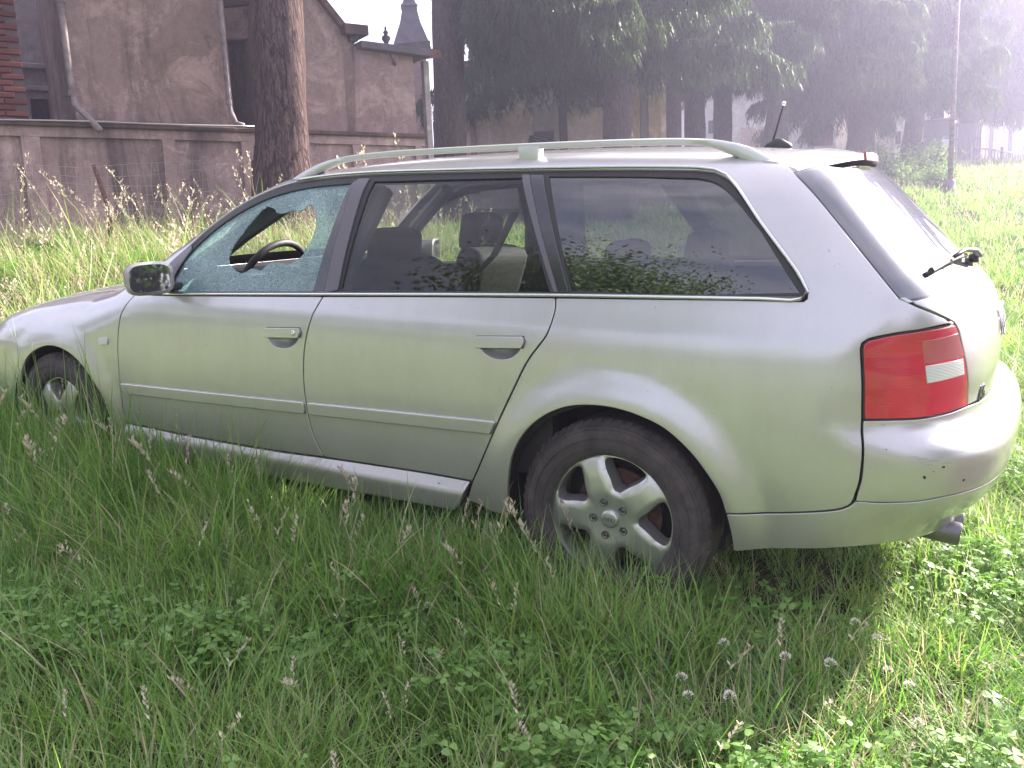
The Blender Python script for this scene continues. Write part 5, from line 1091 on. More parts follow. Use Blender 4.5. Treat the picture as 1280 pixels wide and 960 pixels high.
# ---- wheels
def disc_holes(phase, n=5):
    """face of the rim: a ring with five soft-cornered openings"""
    def hole(k):
        a0 = phase+k*2*math.pi/n; pts = []
        for r, da in ((.096, -.10), (.096, .10), (.125, .25), (.165, .375), (.187, .385), (.195, .29), (.197, 0), (.195, -.29), (.187, -.385), (.165, -.375), (.125, -.25)): pts.append((r*math.cos(a0+da), r*math.sin(a0+da)))
        pts.append(pts[0]); return smooth_pts(pts, .008)[:-1]
    return [hole(k) for k in range(n)]
def prof(r): return np.interp(r, [0, .045, .06, .09, .15, .195, .208, .216], [.012, .012, .016, .020, .016, .006, -.002, -.006])
def make_wheel(phase):
    w = empty('wheel', parent=CAR)
    ty = MB().lathe([(.205, -.09), (.216, -.10), (.25, -.108), (.285, -.104), (.305, -.092), (.316, -.070), (.3165, -.03), (.3165, .03), (.316, .070), (.305, .092), (.285, .104), (.25, .108), (.216, .10), (.205, .09)], 64, axis='y').build('tyre', MA['tyre'], w, True)
    gr = MB()
    for x in (-.045, 0, .045): gr.lathe([(.3172, x-.005), (.3172, x+.005)], 48, axis='y')
    gr.build('tread_groove', MA['black'], w)
    for r_, h_ in ((.232, .1035), (.262, .1072), (.290, .1018), (.299, .0965)):
        MB().lathe([(r_-.0022, -h_+.002), (r_-.0008, -h_-.0022), (r_+.0008, -h_-.0022), (r_+.0022, -h_+.002)], 64, axis='y').build('sidewall_rib', MA['tyre'], w)
    tb = MB()
    for k in range(60):
        a = k*2*math.pi/60; c, s = math.cos(a), math.sin(a); c2, s2 = math.cos(a+.055), math.sin(a+.055)
        q = [(.300*c, -.0945, .300*s), (.300*c2, -.0945, .300*s2), (.3155*c2, -.071, .3155*s2), (.3155*c, -.071, .3155*s)]
        o_ = [(p[0]*1.009, p[1]-.003, p[2]*1.009) for p in q]
        tb.add(q+o_, [(4, 5, 6, 7), (0, 1, 5, 4), (1, 2, 6, 5), (2, 3, 7, 6), (3, 0, 4, 7)])
    tag(tb.build('shoulder_block', MA['tyre'], w), kind='stuff')
    # rim face
    holes = disc_holes(phase); t = np.linspace(0, 2*math.pi, 97)[:-1]; outer = np.stack([.2165*np.cos(t), .2165*np.sin(t)], 1)
    G = [];
    for r in (.0, .03, .05, .075, .09, .11, .13, .15, .17, .185, .2, .209):
        m_ = max(1, int(2*math.pi*r/.014)); a = np.linspace(0, 2*math.pi, m_, endpoint=False)+r*30; G.append(np.stack([r*np.cos(a), r*np.sin(a)], 1))
    G = np.vstack(G)
    for hl in holes: G = G[~inside(G, hl)]
    B = np.vstack([outer]+holes); dm = np.min(((G[:, None]-B[None])**2).sum(-1), 1); G = G[dm > .006**2]
    E = []; n0 = 0
    for P in [outer]+holes: E += [(n0+i, n0+(i+1) % len(P)) for i in range(len(P))]; n0 += len(P)
    vs, _, fs, *_ = delaunay_2d_cdt([Vector(p) for p in np.vstack([B, G])], E, [], 0, 1e-7); vs = np.array([tuple(q) for q in vs]); T = np.array([tuple(q) for q in fs]); cen = vs[T].mean(1); k = inside(cen, outer)
    for hl in holes: k &= ~inside(cen, hl)
    T = T[k]; r = np.linalg.norm(vs, axis=1)
    # edges of the openings roll inwards
    HB = np.vstack(holes); dh = np.sqrt(np.min(((vs[:, None]-HB[None])**2).sum(-1), 1)); roll = .007*np.clip(1-dh/.012, 0, 1)**2
    V = np.stack([vs[:, 0], -(prof(r)-roll)-.078, vs[:, 1]], 1)
    face = [tuple(q) for q in T]; a, b, c = V[T[:, 0]], V[T[:, 1]], V[T[:, 2]]
    if np.cross(b-a, c-a)[:, 1].sum() > 0: face = [q[::-1] for q in face]
    rm = mesh_obj('rim', V, face, MA['alloy'], w, True)
    for hl in holes:
        n = len(hl); hr = np.linalg.norm(hl, axis=1); cc = hl.mean(0); in_ = cc+(hl-cc)*.86
        v = [(p[0], -(prof(q)-.007)-.078, p[1]) for p, q in zip(hl, hr)]+[(p[0], -.035, p[1]) for p in in_]
        MB().add(v, [(i, (i+1) % n, (i+1) % n+n, i+n) for i in range(n)]).build('spoke_side', MA['alloy_dark'], w, True)
    MB().lathe([(.2165, -.072), (.222, -.090), (.219, -.096), (.210, -.094), (.2145, -.084), (.208, -.06), (.20, .05)], 64, axis='y').build('rim_lip', MA['alloy'], w, True)
    MB().lathe([(.02, -.02), (.145, -.02), (.145, .0), (.02, .0)], 40, axis='y').build('brake_disc', MA['disc'], w)
    MB().lathe([(.0, .03), (.205, .03)], 40, axis='y').build('back_plate', MA['under'], w)
    cap = MB().lathe([(0, -.1005), (.020, -.1005), (.027, -.0985), (.0295, -.094), (.0295, -.07)], 32, axis='y').build('hub_cap', MA['alloy'], w, True)
    em = MB()
    for k in range(4):
        cx = (-.0135+.009*k); ring = [(cx+.0058*math.cos(q), -.1012, .0058*math.sin(q)) for q in np.linspace(0, 2*math.pi, 17)]; em.tube(ring, .0009, 4, cap=False)
    em.build('ring_emblem', MA['badge'], w)
    for k in range(5):
        a = phase+math.pi/5+k*2*math.pi/5; cx, cz = .056*math.cos(a), .056*math.sin(a)
        MB().lathe([(0, -.0945), (.0065, -.0945), (.0072, -.0935), (.0072, -.0930), (.0095, -.0945), (.0120, -.0975), (.0135, -.0965), (.0140, -.09)], 16, (cx, 0, cz), 'y').build('wheel_bolt', MA['bolt'], w, True)
    return w
def copy_tree(o, parent):
    c = o.copy(); COL.objects.link(c); c.parent = parent
    for ch in o.children: copy_tree(ch, c)
    return c
w1 = make_wheel(R(75)); w1.location = (2.775, -.795, .312)
w2 = copy_tree(w1, CAR); w2.location = (-.0, -.795, .318); w2.rotation_euler = (0, R(-22), 0)
w3 = copy_tree(w1, CAR); w3.location = (2.775, .795, .312); w3.rotation_euler = (0, R(20), math.pi)
w4 = copy_tree(w1, CAR); w4.location = (0, .795, .318); w4.rotation_euler = (0, R(40), math.pi)
# ---- exhaust
for y in (-.50, -.60):
    MB().lathe([(.030, 0), (.034, .005), (.034, .17), (.030, .17), (.029, .02)], 20).build('exhaust_pipe', MA['exhaust'], CAR, True)
    e = CAR.children[-1]
    e = [q for q in CAR.children if q.name.startswith('exhaust_pipe')][-1]; e.location = (3.735, y, .335); e.rotation_euler = (0, R(-84), 0)
MB().tube([(3.15, -.45, .36), (3.35, -.5, .37), (3.62, -.55, .35)], [.03, .08, .05], 14, (1.3, 1)).build('silencer', MA['under'], CAR, True)
# ---- badge and rings on the tailgate
def on_tail(y, z, o): P = REAR.surf(np.array([[math.atan2(.76, -y)*.8, z]])); g = grad(P); return P[0]+g[0]*o, g[0]
def text_on(txt, y, z, size, m, parent, name):
    cu = bpy.data.curves.new(name, 'FONT'); cu.body = txt; cu.size = size; cu.extrude = .0016; cu.shear = .12; cu.align_x = 'CENTER'; cu.align_y = 'CENTER'; cu.offset = .0006; cu.resolution_u = 3
    tmp = bpy.data.objects.new(name, cu); COL.objects.link(tmp); dg = bpy.context.evaluated_depsgraph_get(); me = bpy.data.meshes.new_from_object(tmp.evaluated_get(dg)); bpy.data.objects.remove(tmp)
    me.materials.clear(); me.materials.append(m); o = link(bpy.data.objects.new(name, me), parent)
    P, g = on_tail(y, z, .002); zax = Vector(g); xax = Vector((0, 0, 1)).cross(zax).normalized(); yax = zax.cross(xax)
    o.matrix_local = Matrix(((xax.x, yax.x, zax.x, P[0]), (xax.y, yax.y, zax.y, P[1]), (xax.z, yax.z, zax.z, P[2]), (0, 0, 0, 1))); return o
text_on('A6', -.512, .731, .058, MA['badge'], tg, 'badge')
em = MB()
for k in range(4):
    y0 = -.0945+.063*k; ring = []
    for q in np.linspace(0, 2*math.pi, 29): P, g = on_tail(y0+.040*math.cos(q), .885+.040*math.sin(q), .006); ring.append(P)
    em.tube(ring, .0055, 6, cap=False)
em.build('ring_emblem', MA['chrome'], tg, True)
# ---- cabin
def rbox(name, c, s, m, bev=.03, rot=(0, 0, 0), par=None):
    o = MB().box(tuple(-q/2 for q in s), tuple(q/2 for q in s)).build(name, m, par or CAR, bevel=bev, seg=3); o.location = c; o.rotation_euler = rot; return o
for y in (-.37, .37):
    sx = 1.38
    st = rbox('front_seat', (sx-.12, y, .50), (.52, .50, .20), MA['seat'], .06)
    rbox('seat_back', (.27, 0, .27), (.15, .48, .62), MA['seat'], .06, (0, R(18), 0), st)
    hr = rbox('headrest', (1.585-sx+.12 if y < 0 else 1.545-sx+.12, 0, 1.095-.5 if y < 0 else 1.14-.5), (.115, .27, .19), MA['seat'], .055, (0, R(10), 0), st)
    for q in (-.06, .06): MB().tube([(.30, q, .50), (.325, q, .60)], .007, 6).build('headrest_post', MA['chrome'], st)
    MB().tube([(1.60-sx+.12, math.copysign(.31, y), .55), (1.5-sx+.12, math.copysign(.2, y), .40), (1.40-sx+.12, 0, .2), (1.33-sx+.12, -math.copysign(.2, y), .1)], .022, 6, (1, .12)).build('seat_belt', MA['belt'], st)
rs_ = rbox('rear_seat', (2.22, 0, .52), (.52, 1.35, .20), MA['seat'], .06)
rbox('seat_back', (.30, 0, .24), (.16, 1.32, .52), MA['seat'], .06, (0, R(20), 0), rs_)
for y in (-.42, .42): rbox('headrest', (.41, y, .555), (.09, .26, .15), MA['seat'], .045, (0, R(10), 0), rs_)
MB().tube([(2.30, -.62, 1.25), (2.2, -.6, 1.10), (1.98, -.56, .93), (1.9, -.54, .86)], .022, 6, (1, .12)).build('seat_belt', MA['belt'], CAR)
da = MB().prism([(.40, .55), (.95, .62), (1.0, .80), (.93, .965), (.80, 1.005), (.50, 1.005), (.42, .965)], -.74, .74).build('dashboard', MA['dash'], CAR, bevel=.03)
MB().prism([(.74, .96), (.93, .95), (.90, 1.015), (.78, 1.02)], -.56, -.20).build('instrument_hood', MA['dash'], da, bevel=.02)
sw = MB(); ring = []
cx, cy, cz = .90, -.38, .95; tlt = R(25)
for q in np.linspace(0, 2*math.pi, 33): ring.append((cx+.19*math.sin(q)*math.sin(tlt), cy+.19*math.cos(q), cz+.19*math.sin(q)*math.cos(tlt)))
sw.tube(ring, .016, 8, cap=False)
for q in (math.pi*1.5, 0, math.pi): sw.tube([(cx-.02, cy, cz), (cx+.18*math.sin(q)*math.sin(tlt), cy+.18*math.cos(q), cz+.18*math.sin(q)*math.cos(tlt))], .016, 6)
sw.tube([(cx+.01, cy, cz), (cx-.22, cy, cz-.12)], .05, 10).build('steering_wheel', MA['dash'], CAR, True)
panel('headliner', SEC, [[(1.24, -.50, 1.40), (2.0, -.55, 1.42), (3.1, -.53, 1.38)], [(3.1, -.53, 1.38), (3.14, 0, 1.4), (3.1, .53, 1.38)], [(3.1, .53, 1.38), (2.0, .55, 1.42), (1.24, .50, 1.40)], [(1.24, .50, 1.40), (1.28, 0, 1.4), (1.24, -.50, 1.40)]], MA['headliner'], CAR, off=-.035, h=.08, rim=0, shrink=0, mirror=False)
rm_ = rbox('rear_view_mirror', (1.06, 0, 1.30), (.03, .24, .07), MA['dash'], .012)
for q in (-1, 1):
    MB().prism([(.55, .40), (2.55, .40), (2.55, 1.0), (1.6, .972), (.72, .94), (.55, .90)], min(q*.79, q*.835), max(q*.79, q*.835)).build('door_card', MA['dash'], CAR)
    MB().tube([(1.60, q*.78, .94), (1.66, q*.69, 1.15), (1.69, q*.565, 1.34)], .045, 8).build('pillar_cover', MA['trim_grey'], CAR)
    MB().tube([(2.64, q*.77, .95), (2.54, q*.68, 1.17), (2.47, q*.55, 1.34)], .05, 8).build('pillar_cover', MA['trim_grey'], CAR)
    MB().tube([(3.38, q*.69, 1.0), (3.25, q*.61, 1.16), (3.06, q*.50, 1.32)], .06, 8).build('pillar_cover', MA['trim_grey'], CAR)
    MB().tube([(.74, q*.74, .97), (.99, q*.62, 1.17), (1.26, q*.515, 1.345)], .035, 8).build('pillar_cover', MA['trim_grey'], CAR)
MB().tube([(2.78, -.05, .70), (2.80, 0, 1.0), (2.81, .05, 1.15)], .05, 8).build('load_cover_roll', MA['trim_grey'], CAR)

# ------------------------------------------------------------------ meadow
LIB = bpy.data.collections.new('plant_library')            # never linked: only the scatter uses it
def clump_mesh(name, parts):
    """parts: list of (tris or quads array, material key)"""
    me = bpy.data.meshes.new(name); V = []; Fc = []; mi = []; ms = []
    for P, mk in parts:
        if not len(P): continue
        if mk not in ms: ms.append(mk)
        for q in P:
            n = len(V); V += [tuple(p) for p in q]; Fc.append(tuple(range(n, n+len(q)))); mi.append(ms.index(mk))
    me.from_pydata(V, [], Fc)
    for k in ms: me.materials.append(MA[k])
    me.polygons.foreach_set('material_index', mi); me.update(); return me
def blade_strip(me_v, me_f, base, h, w, lean, az, curl, g, nseg=4, tip=.06):
    ca, sa = math.cos(az), math.sin(az); n0 = len(me_v); tw = g.normal(0, .5)
    sx, sy = -math.sin(az+tw), math.cos(az+tw)
    for i in range(nseg+1):
        s = i/nseg; a = lean+curl*s; r = h*(math.sin(lean)*s+ (math.sin(lean+curl)-math.sin(lean))*s*s*.6); z = h*(math.cos(lean)*s-(math.cos(lean)-math.cos(lean+curl))*s*s*.55)
        ww = w*(1-.25*s) if s < .5 else w*(1-.25*s)*(1-((s-.5)/.5)**1.6*(1-tip))
        me_v.append((base[0]+ca*r-sx*ww/2, base[1]+sa*r-sy*ww/2, z)); me_v.append((base[0]+ca*r+sx*ww/2, base[1]+sa*r+sy*ww/2, z))
    for i in range(nseg): me_f.append((n0+2*i, n0+2*i+1, n0+2*i+3, n0+2*i+2))
    return (base[0]+ca*r, base[1]+sa*r, z)
def lib(name, me):
    o = bpy.data.objects.new(name, me); LIB.objects.link(o); return o
def grass_clump(seed, n, rad, h, w, lean=.25, curl=.9, dead=.1, heads=0, name='tuft', hh=(1.1, 1.5), az=None):
    g = np.random.default_rng(seed); v = []; f = []; mi = []
    def add(k): mi.extend([k]*(len(f)-len(mi)))
    for i in range(n):
        r = rad*math.sqrt(g.random()); a = g.uniform(0, 2*math.pi); b = (r*math.cos(a), r*math.sin(a))
        blade_strip(v, f, b, g.uniform(*h), w*g.uniform(.6, 1.3), abs(g.normal(0, lean)), (a+g.normal(0, .8)) if az is None else az+g.normal(0, .5), g.uniform(.2, 1)*curl, g)
        add(1 if g.random() < dead else 0)
    for i in range(heads):
        r = rad*math.sqrt(g.random()); a = g.uniform(0, 2*math.pi); b = (r*math.cos(a), r*math.sin(a)); hgt = h[1]*g.uniform(*hh); az2 = g.uniform(0, 6.3) if az is None else az+g.normal(0, .6)
        lean2, curl2 = abs(g.normal(0, .15)), g.uniform(.15, .6)
        tip = blade_strip(v, f, b, hgt, w*.42, lean2, az2, curl2, g, 5, .5); add(1)
        # panicle: many small spikelets along the upper part
        ca, sa = math.cos(az2), math.sin(az2)
        for k in range(20):
            s = g.uniform(.74, 1.0); rr = hgt*(math.sin(lean2)*s+(math.sin(lean2+curl2)-math.sin(lean2))*s*s*.6); z = hgt*(math.cos(lean2)*s-(math.cos(lean2)-math.cos(lean2+curl2))*s*s*.55)
            ln = .017*g.uniform(.6, 1.4)*(hgt/.5)**.5; an = g.uniform(0, 6.3); sp = hgt*.028*(1.05-s)*4; c = np.array([b[0]+ca*rr+sp*math.cos(an)*g.random(), b[1]+sa*rr+sp*math.sin(an)*g.random(), z])
            d = np.array([math.cos(an)*.5, math.sin(an)*.5, .8])*ln; sd = np.array([-math.sin(an), math.cos(an), 0])*ln*.22; n0 = len(v)
            v += [tuple(c), tuple(c+d*.5+sd), tuple(c+d), tuple(c+d*.5-sd)]; f.append((n0, n0+1, n0+2, n0+3))
        add(2)
    me = bpy.data.meshes.new(name); me.from_pydata(v, [], f)
    for k in ('grass', 'straw', 'seed'): me.materials.append(MA[k])
    me.polygons.foreach_set('material_index', mi); me.polygons.foreach_set('use_smooth', [True]*len(f)); me.update(); return lib(name, me)
def clover_clump(seed, n, rad):
    g = np.random.default_rng(seed); v = []; f = []; mi = []
    for i in range(n):
        r = rad*math.sqrt(g.random()); a = g.uniform(0, 6.3); x, y = r*math.cos(a), r*math.sin(a); z = g.uniform(.05, .14); R_ = g.uniform(.009, .018)
        n0 = len(v); v += [(x*.7-.0008, y*.7, 0), (x*.7+.0008, y*.7, 0), (x+.0008, y, z), (x-.0008, y, z)]; f.append((n0, n0+1, n0+2, n0+3)); mi.append(0)
        tx, ty = g.normal(0, .25), g.normal(0, .25); ph = g.uniform(0, 6.3)
        for k in range(3):
            b = ph+k*2.094; d = (math.cos(b), math.sin(b)); s = (-d[1], d[0]); n0 = len(v)
            for u, w_ in ((0.05, 0), (.55, .48), (1.0, .62), (1.28, .40), (1.22, 0), (1.28, -.40), (1.0, -.62), (.55, -.48)):
                px, py = d[0]*u*R_+s[0]*w_*R_, d[1]*u*R_+s[1]*w_*R_; v.append((x+px, y+py, z+tx*px+ty*py+.10*abs(w_)*R_-.12*u*u*R_))
            f.append(tuple(range(n0, n0+8))); mi.append(0)
    me = bpy.data.meshes.new('clover'); me.from_pydata(v, [], f); me.materials.append(MA['clover']); me.update(); return lib('clover', me)
def broad_clump(seed, n, ll):
    g = np.random.default_rng(seed); v = []; f = []
    for i in range(n):
        az = g.uniform(0, 6.3); L_ = ll*g.uniform(.6, 1.2); el0 = g.uniform(.5, 1.2); ca, sa = math.cos(az), math.sin(az); n0 = len(v); r = z = 0
        for k, w_ in enumerate((.05, .09, .24, .34, .30, .17, .02)):
            el = el0-1.2*(k/6)**1.3; st_ = L_/6; r += st_*math.cos(el)*(k > 0); z += st_*math.sin(el)*(k > 0)
            v += [(ca*r-sa*w_*L_*.5, sa*r+ca*w_*L_*.5, z+.05*w_*L_), (ca*r, sa*r, z), (ca*r+sa*w_*L_*.5, sa*r-ca*w_*L_*.5, z+.05*w_*L_)]
        for k in range(6):
            b = n0+3*k; f += [(b, b+1, b+4, b+3), (b+1, b+2, b+5, b+4)]
    me = bpy.data.meshes.new('leaf_rosette'); me.from_pydata(v, [], f); me.materials.append(MA['broad']); me.polygons.foreach_set('use_smooth', [True]*len(f)); me.update(); return lib('leaf_rosette', me)
lush = [grass_clump(i, 26, .075, (.10, .27), .0046, .28, 1.0, .07) for i in range(5)]
lean_ = [grass_clump(20+i, 26, .06, (.18, .36), .0042, .35, 1.5, .12, az=i*1.3) for i in range(4)]
fine = [grass_clump(30+i, 30, .09, (.12, .28), .0028, .4, 1.3, .22, heads=(1 if i < 1 else 0), hh=(1.0, 1.35)) for i in range(4)]
seedy = [grass_clump(40+i, 10, .06, (.12, .28), .004, .25, .9, .2, heads=2, hh=(1.1, 1.6)) for i in range(4)]
clov = [clover_clump(50+i, 15, .10) for i in range(4)]
broad = [broad_clump(60+i, 6, .13) for i in range(3)]
dry = [grass_clump(110+i, 26, .12, (.16, .42), .0045, .4, 1.4, .72, heads=(1 if i < 2 else 0), hh=(1.0, 1.5), name='dry_tuft') for i in range(4)]
tallg = [grass_clump(70+i, 20, .16, (.25, .62), .0065, .22, .9, .35, heads=3, hh=(1.0, 1.45), name='tall_tuft') for i in range(5)]
weed = [broad_clump(80+i, 9, .22) for i in range(2)]
thatch_ = [grass_clump(130+i, 22, .10, (.08, .22), .0034, 1.0, .6, .85, name='thatch') for i in range(3)]
turf = [grass_clump(90+i, 34, .22, (.07, .19), .012, .35, 1.0, .10, heads=2, hh=(1.0, 1.4), name='turf') for i in range(4)]
# library order inside the collection is by name
ORDER = {o.name: i for i, o in enumerate(sorted(LIB.objects, key=lambda q: q.name))}
def ids(lst): return np.array([ORDER[o.name] for o in lst])
ng = bpy.data.node_groups.new('scatter_plants', 'GeometryNodeTree')
ng.interface.new_socket('Geometry', in_out='INPUT', socket_type='NodeSocketGeometry'); ng.interface.new_socket('Geometry', in_out='OUTPUT', socket_type='NodeSocketGeometry')
def gn(t, **k):
    n = ng.nodes.new(t)
    for a, b in k.items(): setattr(n, a, b)
    return n
gi, go = gn('NodeGroupInput'), gn('NodeGroupOutput'); iop = gn('GeometryNodeInstanceOnPoints'); ci = gn('GeometryNodeCollectionInfo')
ci.inputs['Collection'].default_value = LIB; ci.inputs['Separate Children'].default_value = True; ci.inputs['Reset Children'].default_value = True
iop.inputs['Pick Instance'].default_value = True
na = []
for nm, dt_ in (('rot', 'FLOAT_VECTOR'), ('scl', 'FLOAT_VECTOR'), ('idx', 'INT')):
    q = gn('GeometryNodeInputNamedAttribute', data_type=dt_); q.inputs['Name'].default_value = nm; na.append(q)
e2r = gn('FunctionNodeEulerToRotation'); lk = ng.links.new
lk(gi.outputs[0], iop.inputs['Points']); lk(ci.outputs[0], iop.inputs['Instance']); lk(na[0].outputs[0], e2r.inputs[0]); lk(e2r.outputs[0], iop.inputs['Rotation'])
lk(na[1].outputs[0], iop.inputs['Scale']); lk(na[2].outputs[0], iop.inputs['Instance Index']); lk(iop.outputs[0], go.inputs[0])
def scatter(name, xy, idx, scl, tilt=.12):
    n = len(xy); me = bpy.data.meshes.new(name); me.vertices.add(n)
    co = np.column_stack([xy, ground(xy[:, 0], xy[:, 1])-.006]); me.vertices.foreach_set('co', co.astype(np.float32).ravel())
    rot = np.column_stack([rng.normal(0, tilt, n), rng.normal(0, tilt, n), rng.uniform(0, 2*math.pi, n)])
    for nm, ty, arr in (('rot', 'FLOAT_VECTOR', rot), ('scl', 'FLOAT_VECTOR', scl)):
        me.attributes.new(nm, ty, 'POINT').data.foreach_set('vector', arr.astype(np.float32).ravel())
    me.attributes.new('idx', 'INT', 'POINT').data.foreach_set('value', idx.astype(np.int32))
    o = link(bpy.data.objects.new(name, me)); o.modifiers.new('scatter', 'NODES').node_group = ng; tag(o, kind='stuff'); return o
MCi = np.array(MC.inverted())
def car_xy(xy):
    P = np.column_stack([xy, ground(xy[:, 0], xy[:, 1]), np.ones(len(xy))])@MCi.T; return P[:, 0], P[:, 1]
def region(d0, d1, dens, lmin=-.64, lmax=.64, pad=.5):
    """random places seen by the camera between two distances"""
    n = int(dens*((d1*d1-d0*d0)/2*(lmax-lmin)+2*pad*(d1-d0))); d = np.sqrt(rng.uniform(d0*d0, d1*d1, n)); w = d*.5*(lmax-lmin)+pad; l = d*.5*(lmin+lmax)+rng.uniform(-1, 1, n)*w
    return np.column_stack([CAM[0]+d*FH[0]+l*RH[0], CAM[1]+d*FH[1]+l*RH[1]]), d, l
def under_car(xy):
    x, y = car_xy(xy); return (x > -.80) & (x < 3.66) & (np.abs(y) < .85)
def clear_car(xy, edge=.0):
    x, y = car_xy(xy); return ~((x > -.80) & (x < 3.62) & (np.abs(y) < .84-edge))
def lown(xy, s, k=0): return .5+.25*np.sin(xy[:, 0]*s+k)*np.cos(xy[:, 1]*s*1.15+2*k)+.25*np.sin((xy[:, 0]*.7-xy[:, 1])*s*1.9+3*k)
def put(name, d0, d1, dens, kinds, smin_, smax_, cond=None, edge=0., hz=None, **kw):
    xy, d, l = region(d0, d1, dens, **kw); k = clear_car(xy, edge)
    if cond is not None: k &= cond(xy, d, l)
    xy, d, l = xy[k], d[k], l[k]; n = len(xy); s = rng.uniform(smin_, smax_, n); z = s*(hz(xy, d, l) if hz else 1)
    x, y = car_xy(xy); wheel = ((np.abs(x) < .42) | (np.abs(x-2.775) < .42)) & (y > -1.0) & (y < -.4)
    scatter(name, xy, rng.choice(ids(kinds), n), np.column_stack([s, s, z]))
def height(xy, d, l):
    x, y = car_xy(xy)
    h = .72+.40*lown(xy, 2.1, 1)
    h = h+(.42+.30*np.clip((2.4-x)/2, 0, 1))*np.exp(-((y+1.12)/.33)**2)*np.clip((3.25-x)/.3, 0, 1)      # longer along the sills and wheels
    return h*(1-.30*np.clip((x-3.0)/.6, 0, 1))
clv = lambda xy: lown(xy, 2.6, 2)+.35*np.exp(-(((xy[:, 0]-3.1)/.5)**2+((xy[:, 1]+1.5)/.5)**2))
put('grass', .9, 4.2, 190, lush, .7, 1.15, lambda xy, d, l: rng.random(len(xy)) < 1.15-.55*np.clip((clv(xy)-.45)*2.5, 0, 1), edge=.0, hz=height)
put('grass', 1.5, 6.5, 150, lush, .6, .85, lambda xy, d, l: under_car(xy), edge=.84, hz=lambda xy, d, l: .75)
put('grass', .9, 4.6, 60, lean_, .6, 1.05, lambda xy, d, l: lown(xy, 3.3, 4) > .42, edge=.05, hz=height)
put('grass', .9, 4.6, 75, fine, .7, 1.2, lambda xy, d, l: lown(xy, 2.0, 6) > .35, edge=.15, hz=height)
put('thatch', .9, 4.6, 28, thatch_, .8, 1.3, edge=.1)
put('grass', 1.0, 4.6, 2.2, seedy, .7, 1.1, edge=.0, hz=height)
put('clover', .9, 3.8, 170, clov, .75, 1.3, lambda xy, d, l: clv(xy) > .42+.28*rng.random(len(xy)), edge=.1)
def band(x0, x1, y0, y1):
    def f(xy, d, l):
        x, y = car_xy(xy); return (x > x0) & (x < x1) & (y > y0) & (y < y1)
    return f
put('grass', 1.5, 6.5, 120, lean_+fine, 1.2, 1.6, band(.6, 1.6, -1.5, -.87), edge=0, hz=lambda xy, d, l: 1.15)
put('grass', 1.5, 6.5, 210, lush+lean_, .9, 1.25, band(-.9, 1.45, -1.14, -.87), edge=0, hz=lambda xy, d, l: 1.85+.5*np.clip((1.2-car_xy(xy)[0])/1.0, 0, 1))
put('grass', 1.5, 6.5, 150, lush+lean_, .9, 1.2, band(1.4, 2.42, -1.12, -.89), edge=0, hz=lambda xy, d, l: 1.4)
put('grass', 1.5, 6.8, 130, lean_+fine, 1.3, 1.9, band(-1.2, .6, -1.55, -.90), edge=0)
put('grass', 1.5, 6.5, 110, lean_+fine, 1.1, 1.45, band(1.6, 2.5, -1.45, -.88), edge=0)
put('grass', 1.5, 4.5, 130, lush+lean_, 1.0, 1.3, band(2.2, 3.2, -1.30, -.97), edge=0, hz=lambda xy, d, l: 1.12)
put('grass', 4.0, 8, 60, lean_+fine, 1.0, 1.5, band(-2.2, -.85, -1.6, 1.4), edge=0)
put('leafy_weeds', 1.5, 6, 8, broad, .8, 1.5, band(-.5, 2.9, -1.7, -1.0), edge=0)
put('leafy_weeds', .9, 4.5, 6, broad, .5, 1.1, lambda xy, d, l: lown(xy, 2.6, 2) > .45)
put('grass', 4.2, 9, 62, lush+fine+lean_, .95, 1.5, None, edge=.1, hz=height)
put('grass', 4.4, 8, 5, seedy, .9, 1.4, None, edge=.0)
put('grass', 9, 17, 17, turf, .8, 1.25, lambda xy, d, l: l > -.35*d)
put('grass', 17, 34, 7.5, turf, 1.1, 1.7, lambda xy, d, l: l > .15*d)
put('grass', 34, 62, 1.6, turf, 2.0, 2.8, lambda xy, d, l: l > .2*d)
put('grass', 3, 34, 9, turf, 1.0, 1.6, lambda xy, d, l: l > .58*d+.4, lmin=.55, lmax=1.25)
put('leafy_weeds', 8, 30, .9, weed, .8, 1.6, lambda xy, d, l: l > .2*d)
# beside the frame and behind the camera, so the paint has a meadow to mirror
def square(x0, x1, y0, y1, dens): n = int((x1-x0)*(y1-y0)*dens); return np.column_stack([rng.uniform(x0, x1, n), rng.uniform(y0, y1, n)])
xy = square(-9, 9, -11, -.8, 16); dx, dy = xy[:, 0]-CAM[0], xy[:, 1]-CAM[1]; dd = dx*FH[0]+dy*FH[1]; ll = dx*RH[0]+dy*RH[1]
kk = ~((dd > .9) & (np.abs(ll) < .64*dd+.5)) & (dx*dx+dy*dy > 1.0) & clear_car(xy); xy = xy[kk]; s = rng.uniform(.8, 1.3, len(xy))
scatter('grass', xy, rng.choice(ids(turf), len(xy)), np.column_stack([s, s, s]))
# long dry grass on the bank between the car and the wall
def bank(xy, d, l):
    w = (xy-WA)@WN; return (l < -.02*d) & (w < -.12)
put('tall_grass', 5.6, 11.5, 4.5, tallg, .55, 1.0, lambda xy, d, l: bank(xy, d, l) & (d > 6.0) & (rng.random(len(xy)) < .25+.9*lown(xy, 1.6, 3)))
put('tall_grass', 6.3, 9.5, 1.9, tallg, 1.1, 1.75, lambda xy, d, l: bank(xy, d, l) & (l < -.12*d))
put('grass', 5.2, 11.5, 32, dry+dry+dry+lush+lean_, .9, 1.5, lambda xy, d, l: bank(xy, d, l))
put('leafy_weeds', 6, 11, 3.5, weed, .7, 1.6, bank)

